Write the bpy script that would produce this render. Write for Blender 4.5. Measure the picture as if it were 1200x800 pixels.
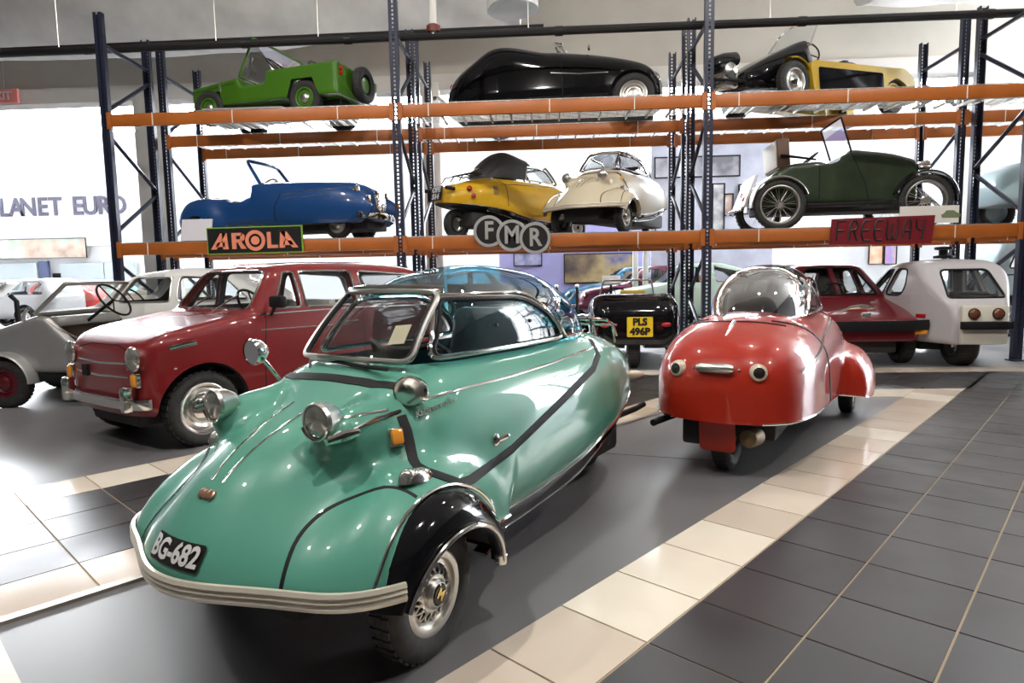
import bpy, bmesh, math, random
import numpy as np
from mathutils import Vector, Matrix
random.seed(7); np.random.seed(7)
R = math.radians; PI = math.pi
scene = bpy.context.scene
for o in list(bpy.data.objects): bpy.data.objects.remove(o, do_unlink=True)
COL = scene.collection

# ------------------------------------------------------------------ camera
F_PX, PITCH, ROLL, YAW, CAMH = 751.0, 0.09965, -0.018544, 0.05586, 1.15   # photograph taken as 1200 x 800
cp, sp, cr, sr, cy, sy = math.cos(PITCH), math.sin(PITCH), math.cos(ROLL), math.sin(ROLL), math.cos(YAW), math.sin(YAW)
RZ = np.array([[cy, -sy, 0], [sy, cy, 0], [0, 0, 1.0]])
FWD = RZ @ np.array([0, cp, -sp]); UP0 = RZ @ np.array([0, sp, cp]); RT0 = RZ @ np.array([1.0, 0, 0])
RT = cr * RT0 + sr * UP0; UP = -sr * RT0 + cr * UP0
CAM = np.array([0, 0, CAMH])
cam = bpy.data.cameras.new('camera'); camo = bpy.data.objects.new('camera', cam); COL.objects.link(camo)
cam.sensor_width = 36.0; cam.sensor_fit = 'HORIZONTAL'; cam.lens = 36.0 * F_PX / 1200.0
cam.clip_start = 0.05; cam.clip_end = 200
M = Matrix.Identity(4)
for i in range(3):
    M[i][0] = RT[i]; M[i][1] = UP[i]; M[i][2] = -FWD[i]; M[i][3] = CAM[i]
camo.matrix_world = M
scene.camera = camo

def pray(x, y): return FWD * F_PX + RT * (x - 600) + UP * (400 - y)
def onz(x, y, z=0.0): d = pray(x, y); return CAM + d * ((z - CAMH) / d[2])
def ony(x, y, Y): d = pray(x, y); return CAM + d * (Y / d[1])
def onx(x, y, X): d = pray(x, y); return CAM + d * (X / d[0])

# ------------------------------------------------------------------ world, exposure
w = bpy.data.worlds.new('world'); scene.world = w; w.use_nodes = True
w.node_tree.nodes['Background'].inputs[0].default_value = (0.93, 0.96, 1.0, 1)
w.node_tree.nodes['Background'].inputs[1].default_value = 38.0
scene.view_settings.view_transform = 'Standard'; scene.view_settings.look = 'None'
scene.view_settings.gamma = 1.0; scene.view_settings.use_curve_mapping = False
scene.view_settings.exposure = 0.08


# ------------------------------------------------------------------ object helpers
def tag(o, label=None, cat=None, group=None, kind=None):
    if label: o['label'] = label
    if cat: o['category'] = cat
    if group: o['group'] = group
    if kind: o['kind'] = kind
    return o
def empty(name, loc=(0, 0, 0), rz=0.0, label=None, cat=None, group=None, rx=0.0, ry=0.0):
    o = bpy.data.objects.new(name, None); COL.objects.link(o); o.empty_display_size = 0.1
    o.location = loc; o.rotation_euler = (rx, ry, rz)
    return tag(o, label, cat, group)
def mesh(name, verts, faces, mats, parent=None, smooth=True, angle=35, midx=None, **kw):
    me = bpy.data.meshes.new(name)
    me.from_pydata([tuple(map(float, v)) for v in verts], [], [tuple(map(int, f)) for f in faces])
    if not isinstance(mats, (list, tuple)): mats = [mats]
    for m in mats: me.materials.append(m)
    if midx is not None: me.polygons.foreach_set('material_index', np.asarray(midx, dtype=np.int32))
    if smooth:
        me.shade_smooth()
        if angle: me.set_sharp_from_angle(angle=R(angle))
    me.update()
    o = bpy.data.objects.new(name, me); COL.objects.link(o)
    if parent is not None: o.parent = parent
    return tag(o, **kw)
def child(o, me, name, parent):
    c = bpy.data.objects.new(name, me); COL.objects.link(c); c.parent = parent; return c
def copy_tree(o, parent=None):
    c = o.copy(); COL.objects.link(c); c.parent = parent
    for ch in list(o.children): copy_tree(ch, c)
    return c
class MB:
    """collects verts and faces of one mesh"""
    def __init__(s): s.v = []; s.f = []
    def add(s, vf):
        v, f = vf; n = len(s.v); s.v += [tuple(p) for p in v]; s.f += [tuple(i + n for i in q) for q in f]; return s
    def build(s, name, mat, parent=None, **kw): return mesh(name, s.v, s.f, mat, parent, **kw)
def box(a, b, bev=0.0):
    (x0, y0, z0), (x1, y1, z1) = a, b
    if bev <= 0:
        v = [(x0, y0, z0), (x1, y0, z0), (x1, y1, z0), (x0, y1, z0), (x0, y0, z1), (x1, y0, z1), (x1, y1, z1), (x0, y1, z1)]
        return v, [(0, 3, 2, 1), (4, 5, 6, 7), (0, 1, 5, 4), (1, 2, 6, 5), (2, 3, 7, 6), (3, 0, 4, 7)]
    bm = bmesh.new(); bmesh.ops.create_cube(bm, size=1)
    for q in bm.verts: q.co = ((x0 + x1) / 2 + q.co.x * (x1 - x0), (y0 + y1) / 2 + q.co.y * (y1 - y0), (z0 + z1) / 2 + q.co.z * (z1 - z0))
    bmesh.ops.bevel(bm, geom=bm.edges[:], offset=bev, segments=2, profile=0.5, affect='EDGES')
    bm.verts.index_update(); v = [tuple(q.co) for q in bm.verts]; f = [tuple(q.index for q in p.verts) for p in bm.faces]; bm.free(); return v, f
def xform(vf, mat):
    v, f = vf; return [tuple(mat @ Vector(p)) for p in v], f
def rotz(vf, a, loc=(0, 0, 0)): return xform(vf, Matrix.Translation(loc) @ Matrix.Rotation(a, 4, 'Z'))
def frame_to(d):
    """matrix whose Z looks along d"""
    return Vector(d).to_track_quat('Z', 'Y').to_matrix().to_4x4()
def tube(pts, r, n=8, closed=False, flat=None, caps=True):
    """tube along a polyline; flat=(normal vectors, height factor) squashes it"""
    P = [Vector(p) for p in pts]; m = len(P); v = []; f = []
    rr = r if hasattr(r, '__len__') else [r] * m
    up = None
    for i in range(m):
        a = P[(i - 1) % m] if (closed or i > 0) else P[i]; b = P[(i + 1) % m] if (closed or i < m - 1) else P[i]
        t = (b - a)
        t = t.normalized() if t.length > 1e-9 else Vector((0, 0, 1))
        if up is None: up = Vector((0, 0, 1)) if abs(t.z) < 0.9 else Vector((1, 0, 0))
        s = t.cross(up); s = s.normalized() if s.length > 1e-6 else t.orthogonal().normalized()
        up = s.cross(t).normalized()
        for k in range(n):
            an = 2 * PI * k / n
            v.append(P[i] + (s * math.cos(an) + up * math.sin(an)) * rr[i])
    for i in range(m if closed else m - 1):
        j = (i + 1) % m
        for k in range(n):
            l = (k + 1) % n; f.append((i * n + k, i * n + l, j * n + l, j * n + k))
    if not closed and caps:
        f.append(tuple(range(n - 1, -1, -1))); f.append(tuple((m - 1) * n + k for k in range(n)))
    return v, [tuple(reversed(q)) for q in f]
def ribbon(pts, nrm, wdt, th):
    """flat strip lying on a surface: pts, surface normals, width, thickness"""
    P = [Vector(p) for p in pts]; N = [Vector(q).normalized() for q in nrm]; m = len(P); v = []; f = []
    for i in range(m):
        t = (P[min(i + 1, m - 1)] - P[max(i - 1, 0)]); t = t.normalized() if t.length > 1e-9 else Vector((1, 0, 0))
        s = t.cross(N[i]).normalized() * (wdt / 2)
        v += [P[i] - s - N[i] * th, P[i] - s + N[i] * th * .6, P[i] + N[i] * th, P[i] + s + N[i] * th * .6, P[i] + s - N[i] * th]
    for i in range(m - 1):
        for k in range(4): f.append((i * 5 + k, i * 5 + k + 1, (i + 1) * 5 + k + 1, (i + 1) * 5 + k))
    f.append((4, 3, 2, 1, 0)); f.append(tuple((m - 1) * 5 + k for k in range(5)))
    return v, [tuple(reversed(q)) for q in f]
def lathe(prof, n=24, axis='Y', a0=0.0, a1=2 * PI):
    """profile (radius, along-axis) turned about an axis through the origin"""
    full = abs(a1 - a0 - 2 * PI) < 1e-6; m = n if full else n + 1; v = []; f = []; k = len(prof)
    for i in range(m):
        an = a0 + (a1 - a0) * i / n; c, s = math.cos(an), math.sin(an)
        for r, h in prof:
            v.append({'Y': (r * c, h, r * s), 'Z': (r * c, r * s, h), 'X': (h, r * c, r * s)}[axis])
    for i in range(n):
        j = (i + 1) % m
        for q in range(k - 1): f.append((i * k + q, i * k + q + 1, j * k + q + 1, j * k + q))
    return v, f
def prism(poly, y0, y1, plane='xz'):
    n = len(poly); f = [tuple(range(n)), tuple(range(2 * n - 1, n - 1, -1))]
    mk = {'xz': lambda p, y: (p[0], y, p[1]), 'yz': lambda p, y: (y, p[0], p[1]), 'xy': lambda p, y: (p[0], p[1], y)}[plane]
    v = [mk(p, y0) for p in poly] + [mk(p, y1) for p in poly]
    for i in range(n): j = (i + 1) % n; f.append((i, i + n, j + n, j))
    return v, f
def spline(pts, n=8, closed=False):
    P = np.array(pts, float); m = len(P); out = []
    for i in range(m if closed else m - 1):
        if closed: a, b, c, d = P[(i - 1) % m], P[i], P[(i + 1) % m], P[(i + 2) % m]
        else: a, b, c, d = P[max(i - 1, 0)], P[i], P[i + 1], P[min(i + 2, m - 1)]
        for k in range(n):
            t = k / n
            out.append(0.5 * ((2 * b) + (c - a) * t + (2 * a - 5 * b + 4 * c - d) * t * t + (3 * b - a - 3 * c + d) * t ** 3))
    if not closed: out.append(P[-1])
    return np.array(out)
def roundpoly(pts, r=0.05, n=3):
    """polygon with rounded corners"""
    P = [np.array(p[:2], float) for p in pts]; rs = [p[2] if len(p) > 2 else r for p in pts]; m = len(P); out = []
    for i in range(m):
        a, b, c = P[i - 1], P[i], P[(i + 1) % m]
        la, lc = np.linalg.norm(a - b), np.linalg.norm(c - b); q = min(rs[i], la * .49, lc * .49)
        if q < 1e-4: out.append(b); continue
        s, e = b + (a - b) / la * q, b + (c - b) / lc * q
        for k in range(n + 1):
            t = k / n; out.append((1 - t) ** 2 * s + 2 * t * (1 - t) * b + t * t * e)
    return np.array(out)
def pchip(xs, ys):
    """smooth monotone curve through points (xs in any order)"""
    o = np.argsort(xs); xs = np.array(xs, float)[o]; ys = np.array(ys, float)[o]
    h = np.diff(xs); d = np.diff(ys) / h; m = np.zeros(len(xs)); m[0], m[-1] = d[0], d[-1]
    for i in range(1, len(xs) - 1):
        if d[i - 1] * d[i] > 0:
            w1, w2 = 2 * h[i] + h[i - 1], h[i] + 2 * h[i - 1]; m[i] = (w1 + w2) / (w1 / d[i - 1] + w2 / d[i])
    def fn(x):
        x = np.clip(np.asarray(x, float), xs[0], xs[-1]); i = np.clip(np.searchsorted(xs, x) - 1, 0, len(h) - 1)
        t = (x - xs[i]) / h[i]; a = ys[i]; b = ys[i + 1]
        return a * (1 + 2 * t) * (1 - t) ** 2 + b * t * t * (3 - 2 * t) + h[i] * (m[i] * t * (1 - t) ** 2 + m[i + 1] * t * t * (t - 1))
    return fn

# ------------------------------------------------------------------ implicit body modelling
def polysd(u, v, poly):
    """signed distance to a closed polygon, negative inside"""
    P = np.asarray(poly, float); d = None; s = None; n = len(P)
    u, v = np.asarray(u, float), np.asarray(v, float)
    if u.ndim <= 1 and u.size * n < 400000:
        A = P; B = np.roll(P, -1, 0); E = B - A; L = np.maximum((E * E).sum(1), 1e-12)
        wx = u.reshape(-1, 1) - A[:, 0]; wy = v.reshape(-1, 1) - A[:, 1]
        t = np.clip((wx * E[:, 0] + wy * E[:, 1]) / L, 0, 1); q = ((wx - E[:, 0] * t) ** 2 + (wy - E[:, 1] * t) ** 2).min(1)
        V = v.reshape(-1, 1); c1 = V >= A[:, 1]; c2 = V < B[:, 1]; c3 = E[:, 0] * wy > E[:, 1] * wx
        odd = ((c1 & c2 & c3) | (~c1 & ~c2 & ~c3)).sum(1) % 2
        return (np.where(odd == 1, -1.0, 1.0) * np.sqrt(q)).reshape(np.broadcast(u, v).shape)
    for i in range(n):
        ax, ay = P[i]; bx, by = P[(i + 1) % n]; ex, ey = bx - ax, by - ay; L = ex * ex + ey * ey
        if L < 1e-12: continue
        wx, wy = u - ax, v - ay; t = np.clip((wx * ex + wy * ey) / L, 0, 1)
        q = (wx - ex * t) ** 2 + (wy - ey * t) ** 2
        c1, c2, c3 = v >= ay, v < by, ex * wy > ey * wx
        fl = (c1 & c2 & c3) | (~c1 & ~c2 & ~c3)
        d = q if d is None else np.minimum(d, q); s = fl if s is None else s ^ fl
    return np.where(s, -1.0, 1.0) * np.sqrt(d)
def smax(a, b, k):
    if k <= 0: return np.maximum(a, b)
    h = np.maximum(k - np.abs(a - b), 0) / k; return np.maximum(a, b) + h * h * k * 0.25
def smin(a, b, k): return -smax(-a, -b, k)
def ellip(c, r):
    c = np.array(c, float); r = np.array(r, float); m = r.min()
    def fn(x, y, z):
        q = np.sqrt(((x - c[0]) / r[0]) ** 2 + ((y - c[1]) / r[1]) ** 2 + ((z - c[2]) / r[2]) ** 2); return (q - 1) * m
    return fn
def hull(side=None, plan=None, front=None, k=0.1):
    """body from its side (x,z), plan (x,|y|) and front (|y|,z) outlines, rounded by k"""
    def fn(x, y, z):
        a = None; ay = np.abs(y)
        for p, u, v in ((side, x, z), (plan, x, ay), (front, ay, z)):
            if p is None: continue
            b = polysd(u, v, p); a = b if a is None else smax(a, b, k)
        return a
    return fn
def loftf(xs, w, zt, zc, zb, p=2.4, pb=None):
    """superellipse fuselage along x"""
    fw, ft, fc, fb = pchip(xs, w), pchip(xs, zt), pchip(xs, zc), pchip(xs, zb); pb = pb or p
    def fn(x, y, z):
        W, T, Cc, B = fw(x), ft(x), fc(x), fb(x)
        W = np.maximum(W, 1e-3); a = np.abs(y) / W; dz = z - Cc
        hz = np.where(dz > 0, np.maximum(T - Cc, 1e-3), np.maximum(Cc - B, 1e-3)); b = np.abs(dz) / hz
        q = np.where(dz > 0, (a ** p + b ** p) ** (1 / p), (a ** pb + b ** pb) ** (1 / pb))
        f = (q - 1) * np.minimum(W, hz)
        return np.maximum(f, np.maximum(x - max(xs), min(xs) - x))
    fn.W, fn.T, fn.C, fn.B, fn.p = fw, ft, fc, fb, p
    return fn
def cyl_y(cx, cz, r, y0, y1):
    """cylinder along y, mirrored in y"""
    def fn(x, y, z):
        return np.maximum(np.sqrt((x - cx) ** 2 + (z - cz) ** 2) - r, np.maximum(y0 - np.abs(y), np.abs(y) - y1))
    return fn
def neg(fn): return lambda x, y, z: -fn(x, y, z)
def bottom(xs, zs):
    g = pchip(xs, zs); return lambda x, y, z: (g(x) - z) + 0 * y
def grad(fn, P, e=8e-4):
    x, y, z = P.T; f0 = fn(x, y, z)
    g = np.stack([fn(x + e, y, z) - f0, fn(x, y + e, z) - f0, fn(x, y, z + e) - f0], 1) / e
    return f0, g
def netmesh(comps, bounds, h, iters=4):
    """surface nets on max(comps); vertices are then pulled exactly onto the surface and its creases.
    returns verts, quads, index of the component each face belongs to"""
    (x0, x1), (y0, y1), (z0, z1) = bounds
    X = np.arange(x0, x1 + h, h)[:, None, None]; Y = np.arange(y0, y1 + h, h)[None, :, None]; Z = np.arange(z0, z1 + h, h)[None, None, :]
    shp = (X.size, Y.size, Z.size); V = None
    for c in comps:
        q = np.broadcast_to(c(X, Y, Z), shp); V = q.copy() if V is None else np.maximum(V, q)
    V[np.abs(V) < 1e-7] = 1e-7
    S = V < 0
    cs = tuple(n - 1 for n in shp)
    cnt = np.zeros(cs, np.int8); acc = np.zeros(cs + (3,)); num = np.zeros(cs)
    corner = {}
    for i in (0, 1):
        for j in (0, 1):
            for k in (0, 1):
                sl = (slice(i, i + cs[0]), slice(j, j + cs[1]), slice(k, k + cs[2])); corner[i, j, k] = V[sl]; cnt += S[sl]
    act = (cnt > 0) & (cnt < 8)
    ids = np.full(cs, -1, np.int64); idx = np.argwhere(act); ids[act] = np.arange(len(idx))
    P = np.zeros((len(idx), 3)); W = np.zeros(len(idx))
    cv = {k: c[act] for k, c in corner.items()}
    for ax in range(3):
        for a in (0, 1):
            for b in (0, 1):
                k0 = [a, b]; k0.insert(ax, 0); k1 = [a, b]; k1.insert(ax, 1)
                f0, f1 = cv[tuple(k0)], cv[tuple(k1)]; m = (f0 < 0) != (f1 < 0)
                t = np.where(m, f0 / np.where(m, f0 - f1, 1), 0)
                off = np.array(k0, float)[None, :].repeat(len(idx), 0); off[:, ax] = t
                P += off * m[:, None]; W += m
    P = (idx + P / W[:, None]) * h + np.array([x0, y0, z0])
    Fs = []
    for ax in range(3):
        s0 = [slice(None)] * 3; s1 = [slice(None)] * 3; s0[ax] = slice(0, -1); s1[ax] = slice(1, None)
        a, b = S[tuple(s0)], S[tuple(s1)]; e = np.argwhere(a != b)
        o1, o2 = [(1, 2), (2, 0), (0, 1)][ax]
        ok = (e[:, o1] > 0) & (e[:, o2] > 0) & (e[:, o1] < shp[o1] - 1) & (e[:, o2] < shp[o2] - 1); e = e[ok]
        if len(e) == 0: continue
        def cell(d1, d2):
            q = e.copy(); q[:, o1] += d1; q[:, o2] += d2; return ids[q[:, 0], q[:, 1], q[:, 2]]
        q = np.stack([cell(-1, -1), cell(0, -1), cell(0, 0), cell(-1, 0)], 1)
        flip = ~a[tuple(e.T)]; q[flip] = q[flip][:, ::-1]; Fs.append(q)
    Fq = np.concatenate(Fs); Fq = Fq[(Fq >= 0).all(1)]
    Pc = P.copy(); ker = 0.75 * h
    vals = np.stack([np.broadcast_to(c(*P.T), (len(P),)) for c in comps]); top = vals.max(0)
    for it in range(iters):
        actv = vals > (top - ker)[None]
        nact = actv.sum(0)
        G = np.zeros((len(comps), len(P), 3)); Fv = np.zeros((len(comps), len(P)))
        for i, c in enumerate(comps):
            m = actv[i]
            if m.any(): Fv[i, m], G[i, m] = grad(c, P[m])
        one = nact == 1
        if one.any():
            w_ = actv[:, one].argmax(0); ar = np.nonzero(one)[0]; g = G[w_, ar]; f = Fv[w_, ar]
            P[ar] -= (f / np.maximum((g * g).sum(1), 1e-3))[:, None] * g
        for i in np.nonzero(nact > 1)[0]:
            a = np.nonzero(actv[:, i])[0][:3]
            try: P[i] -= np.linalg.pinv(G[a, i], rcond=0.15) @ Fv[a, i]
            except Exception: pass
        D = P - Pc; L = np.linalg.norm(D, axis=1); m = L > h; P[m] = Pc[m] + D[m] / L[m][:, None] * h
        if it < iters - 1: vals = np.stack([np.broadcast_to(c(*P.T), (len(P),)) for c in comps]); top = vals.max(0)
    cen = P[Fq].mean(1); fi = np.stack([np.broadcast_to(c(*cen.T), (len(cen),)) for c in comps]).argmax(0)
    return P, Fq, fi
def march(fn, P, D, tmax=6.0, n=90):
    """march rays onto the implicit surface; P start points, D directions"""
    P = np.atleast_2d(np.asarray(P, float)).copy(); D = np.atleast_2d(np.asarray(D, float)); D = D / np.linalg.norm(D, axis=1)[:, None]
    t = np.zeros(len(P)); done = np.zeros(len(P), bool)
    for i in range(n):
        q = P + D * t[:, None]; f = fn(*q.T); t = np.where(done, t, t + np.clip(f * 0.8, -0.05, 0.3)); done |= np.abs(f) < 2e-4
        if done.all(): break
    return P + D * t[:, None]
def normals(fn, P):
    f, g = grad(fn, np.atleast_2d(P)); return g / np.maximum(np.linalg.norm(g, axis=1), 1e-9)[:, None]
def side_pts(fn, xz, s=1, y0=2.0):
    xz = np.atleast_2d(xz); P = np.stack([xz[:, 0], np.full(len(xz), s * y0), xz[:, 1]], 1); return march(fn, P, np.tile([0, -s, 0], (len(P), 1)))
def front_pts(fn, yz, x0=3.0, s=1):
    yz = np.atleast_2d(yz); P = np.stack([np.full(len(yz), s * x0), yz[:, 0], yz[:, 1]], 1); return march(fn, P, np.tile([-s, 0, 0], (len(P), 1)))
def top_pts(fn, xy, z0=2.5):
    xy = np.atleast_2d(xy); P = np.stack([xy[:, 0], xy[:, 1], np.full(len(xy), z0)], 1); return march(fn, P, np.tile([0, 0, -1], (len(P), 1)))
def dense(pts, step=0.03, closed=False):
    P = [np.array(p, float) for p in pts]; out = []
    n = len(P)
    for i in range(n if closed else n - 1):
        a, b = P[i], P[(i + 1) % n]; k = max(1, int(np.linalg.norm(b - a) / step))
        for j in range(k): out.append(a + (b - a) * j / k)
    if not closed: out.append(P[-1])
    return np.array(out)
def patch(poly, proj, off=0.0, cuts=5, th=0.0):
    """fill a 2D polygon, subdivide it and lay it on a surface with proj(points2d)->points3d, normals"""
    bm = bmesh.new(); vs = [bm.verts.new((p[0], p[1], 0)) for p in poly]; bm.faces.new(vs)
    bmesh.ops.triangulate(bm, faces=bm.faces[:])
    for i in range(cuts):
        long_ = [e for e in bm.edges if e.calc_length() > 0.07]
        if not long_: break
        bmesh.ops.subdivide_edges(bm, edges=long_, cuts=1, use_grid_fill=True)
        bmesh.ops.triangulate(bm, faces=bm.faces[:])
    bm.verts.index_update(); p2 = np.array([(q.co.x, q.co.y) for q in bm.verts]); f = [tuple(q.index for q in p.verts) for p in bm.faces]; bm.free()
    P, N = proj(p2); return [tuple(p) for p in P + N * off], f
def fix_out(vf, N):
    """turn faces so that they look along N"""
    v, f = vf; out = []
    for q in f:
        a, b, c = (np.array(v[i]) for i in q[:3]); out.append(q if np.cross(b - a, c - a) @ N >= 0 else tuple(reversed(q)))
    return v, out
def text_mesh(body, size, depth, font_scale=(1, 1), align='CENTER', bold=0.0, shear=0.0, spacing=1.0):
    cu = bpy.data.curves.new('lettering', 'FONT'); cu.body = body; cu.size = size; cu.extrude = depth; cu.align_x = align; cu.align_y = 'CENTER'
    cu.offset = bold; cu.shear = shear; cu.space_character = spacing; cu.resolution_u = 3
    ob = bpy.data.objects.new('lettering', cu); COL.objects.link(ob)
    dg = bpy.context.evaluated_depsgraph_get(); me = bpy.data.meshes.new_from_object(ob.evaluated_get(dg))
    v = [(q.co.x * font_scale[0], q.co.y * font_scale[1], q.co.z) for q in me.vertices]; f = [tuple(p.vertices) for p in me.polygons]
    bpy.data.objects.remove(ob, do_unlink=True); bpy.data.curves.remove(cu); bpy.data.meshes.remove(me)
    return v, f

# ------------------------------------------------------------------ materials
MATS = {}
def mat(name, col, rough=0.5, metal=0.0, coat=0.0, spec=0.5, emit=None, est=0.0, trans=0.0, alpha=1.0):
    m = bpy.data.materials.new(name); m.use_nodes = True; b = m.node_tree.nodes['Principled BSDF']
    b.inputs['Base Color'].default_value = (*col, 1); b.inputs['Roughness'].default_value = rough; b.inputs['Metallic'].default_value = metal
    b.inputs['Coat Weight'].default_value = coat; b.inputs['Coat Roughness'].default_value = 0.03; b.inputs['Specular IOR Level'].default_value = spec
    if emit: b.inputs['Emission Color'].default_value = (*emit, 1); b.inputs['Emission Strength'].default_value = est
    b.inputs['Transmission Weight'].default_value = trans; b.inputs['Alpha'].default_value = alpha
    MATS[name] = m; return m
def noise_var(m, scale, amount, detail=4.0, rough_amt=0.0, stretch=(1, 1, 1), bump=0.0, coord='Object'):
    """blend noise into colour, roughness and bump"""
    nt = m.node_tree; b = nt.nodes['Principled BSDF']; col = tuple(b.inputs['Base Color'].default_value)
    tc = nt.nodes.new('ShaderNodeTexCoord'); mp = nt.nodes.new('ShaderNodeMapping'); nz = nt.nodes.new('ShaderNodeTexNoise')
    mp.inputs['Scale'].default_value = stretch; nz.inputs['Scale'].default_value = scale; nz.inputs['Detail'].default_value = detail
    nt.links.new(tc.outputs[coord], mp.inputs[0]); nt.links.new(mp.outputs[0], nz.inputs['Vector'])
    mr = nt.nodes.new('ShaderNodeMapRange'); mr.inputs[1].default_value = 0.3; mr.inputs[2].default_value = 0.7; mr.inputs[3].default_value = 1 - amount; mr.inputs[4].default_value = 1 + amount
    nt.links.new(nz.outputs['Fac'], mr.inputs[0])
    mx = nt.nodes.new('ShaderNodeMix'); mx.data_type = 'RGBA'; mx.blend_type = 'MULTIPLY'; mx.inputs[0].default_value = 1
    mx.inputs[6].default_value = col; nt.links.new(mr.outputs[0], mx.inputs[7]); nt.links.new(mx.outputs[2], b.inputs['Base Color'])
    if rough_amt:
        r0 = b.inputs['Roughness'].default_value; m2 = nt.nodes.new('ShaderNodeMapRange'); m2.inputs[1].default_value = 0.3; m2.inputs[2].default_value = 0.7
        m2.inputs[3].default_value = max(0, r0 - rough_amt); m2.inputs[4].default_value = min(1, r0 + rough_amt)
        nt.links.new(nz.outputs['Fac'], m2.inputs[0]); nt.links.new(m2.outputs[0], b.inputs['Roughness'])
    if bump:
        bp = nt.nodes.new('ShaderNodeBump'); bp.inputs['Strength'].default_value = bump; bp.inputs['Distance'].default_value = 0.01
        nt.links.new(nz.outputs['Fac'], bp.inputs['Height']); nt.links.new(bp.outputs[0], b.inputs['Normal'])
    return m
def glass(name, tint=(1, 1, 1), refl=0.08, rough=0.0, white=0.0):
    """thin pane: mostly clear, mirrors more at grazing angles"""
    m = bpy.data.materials.new(name); m.use_nodes = True; nt = m.node_tree; nt.nodes.clear()
    out = nt.nodes.new('ShaderNodeOutputMaterial'); tr = nt.nodes.new('ShaderNodeBsdfTransparent'); gl = nt.nodes.new('ShaderNodeBsdfGlossy')
    tr.inputs[0].default_value = (*tint, 1); gl.inputs['Roughness'].default_value = rough; gl.inputs[0].default_value = (1, 1, 1, 1)
    lw = nt.nodes.new('ShaderNodeLayerWeight'); lw.inputs[0].default_value = 0.25
    mr = nt.nodes.new('ShaderNodeMapRange'); mr.inputs[3].default_value = refl; mr.inputs[4].default_value = min(1.0, refl * 4 + .25)
    nt.links.new(lw.outputs['Fresnel'], mr.inputs[0])
    mx = nt.nodes.new('ShaderNodeMixShader'); nt.links.new(mr.outputs[0], mx.inputs[0]); nt.links.new(tr.outputs[0], mx.inputs[1]); nt.links.new(gl.outputs[0], mx.inputs[2])
    last = mx
    if white:
        df = nt.nodes.new('ShaderNodeBsdfDiffuse'); df.inputs[0].default_value = (.9, .92, .95, 1)
        m2 = nt.nodes.new('ShaderNodeMixShader'); m2.inputs[0].default_value = white; nt.links.new(mx.outputs[0], m2.inputs[1]); nt.links.new(df.outputs[0], m2.inputs[2]); last = m2
    nt.links.new(last.outputs[0], out.inputs[0]); MATS[name] = m; return m
def paint(name, col, rough=0.22, coat=0.8): return mat(name, col, max(.35, rough), 0, max(coat, .6), .25)
chrome = mat('chrome', (.80, .78, .74), .10, 1.0)
satin = mat('satin_steel', (.62, .60, .56), .30, 1.0)
alu = mat('aluminium', (.70, .69, .66), .22, 1.0)
rubber = noise_var(mat('tyre_rubber', (.022, .021, .02), .75), 30, .4, bump=.15)
blackrub = mat('black_trim', (.008, .008, .009), .6, spec=.25)
bumpalu = mat('polished_strip', (.78, .72, .60), .30, .55)
dark = mat('black_underseal', (.028, .027, .027), .8)
blackgloss = mat('black_paint', (.004, .004, .005), .07, 0, 0, .5)
clear = glass('clear_glass', (.93, .95, .95), .06)
screen_g = glass('windscreen_glass', (.90, .93, .93), .10)
bluedome = glass('blue_tinted_plexiglass', (.16, .50, .62), .04)
milky = glass('sliding_plexiglass', (.92, .94, .95), .10)
hazy = glass('old_plexiglass', (.88, .90, .91), .10)
lens = mat('lamp_glass', (.42, .42, .38), .16, .75, .8)
amber = mat('amber_lens', (.75, .28, .02), .15, 0, .8)
redlens = mat('red_lens', (.45, .012, .01), .15, 0, .8)
seat_black = noise_var(mat('black_vinyl', (.02, .019, .018), .5), 40, .3)
seat_brown = mat('brown_vinyl', (.16, .09, .06), .5)
seat_cream = mat('cream_vinyl', (.62, .58, .50), .5)

# ------------------------------------------------------------------ room: floor
TS = 0.349784; G0 = np.array([0.3, 1.92]); TD = np.array([0.6449, 0.7643]); TE = np.array([0.7643, -0.6449])
def uv2w(u, v): return G0 + TD * (u * TS) + TE * (v * TS)
def clip(poly, n, c):
    """keep the part of a polygon where n.p <= c"""
    out = []
    for i in range(len(poly)):
        a, b = np.array(poly[i]), np.array(poly[(i + 1) % len(poly)]); da, db = n @ a - c, n @ b - c
        if da <= 0: out.append(a)
        if da * db < 0: out.append(a + (b - a) * (da / (da - db)))
    return out
greyfloor = mat('grey_painted_concrete', (.14, .137, .141), .42, spec=.9)
noise_var(greyfloor, 1.1, .12, 3, .08)
grout = mat('sandy_grout', (.36, .29, .20), .8)
dtile = [noise_var(mat('dark_slate_tile', c, .36, spec=1.0), 3.0, .3, 6, .08, bump=.01) for c in ((.024, .023, .026), (.021, .018, .019), (.029, .027, .029))]
ctile = [noise_var(mat('cream_tile', c, .14, spec=.5), 2.0, .05, 4, .05) for c in ((.78, .71, .60), (.60, .51, .42), (.68, .59, .49))]
def slab(name, poly, z0, z1, m, parent=None, **kw):
    return mesh(name, *prism([tuple(p) for p in poly], z1, z0, 'xy'), m, parent, smooth=False, **kw)
floor = mesh('floor', *box((-16, -7, -.2), (14, 40, 0)), greyfloor, smooth=False, kind='structure', label='grey painted concrete floor with dark tile fields and cream borders')
slabs = [[uv2w(-4.0, -4.9), uv2w(60, -4.9), uv2w(60, 40), uv2w(-4.0, 40)]]
def grout_field(poly): return slab('grout_bed', poly, .0002, .0012, grout, floor)
YA, YB, YC, YD = 5.95, 6.33, 7.37, 7.75            # cream bands parallel to the racks
nY = np.array([0, 1.0])
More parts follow.
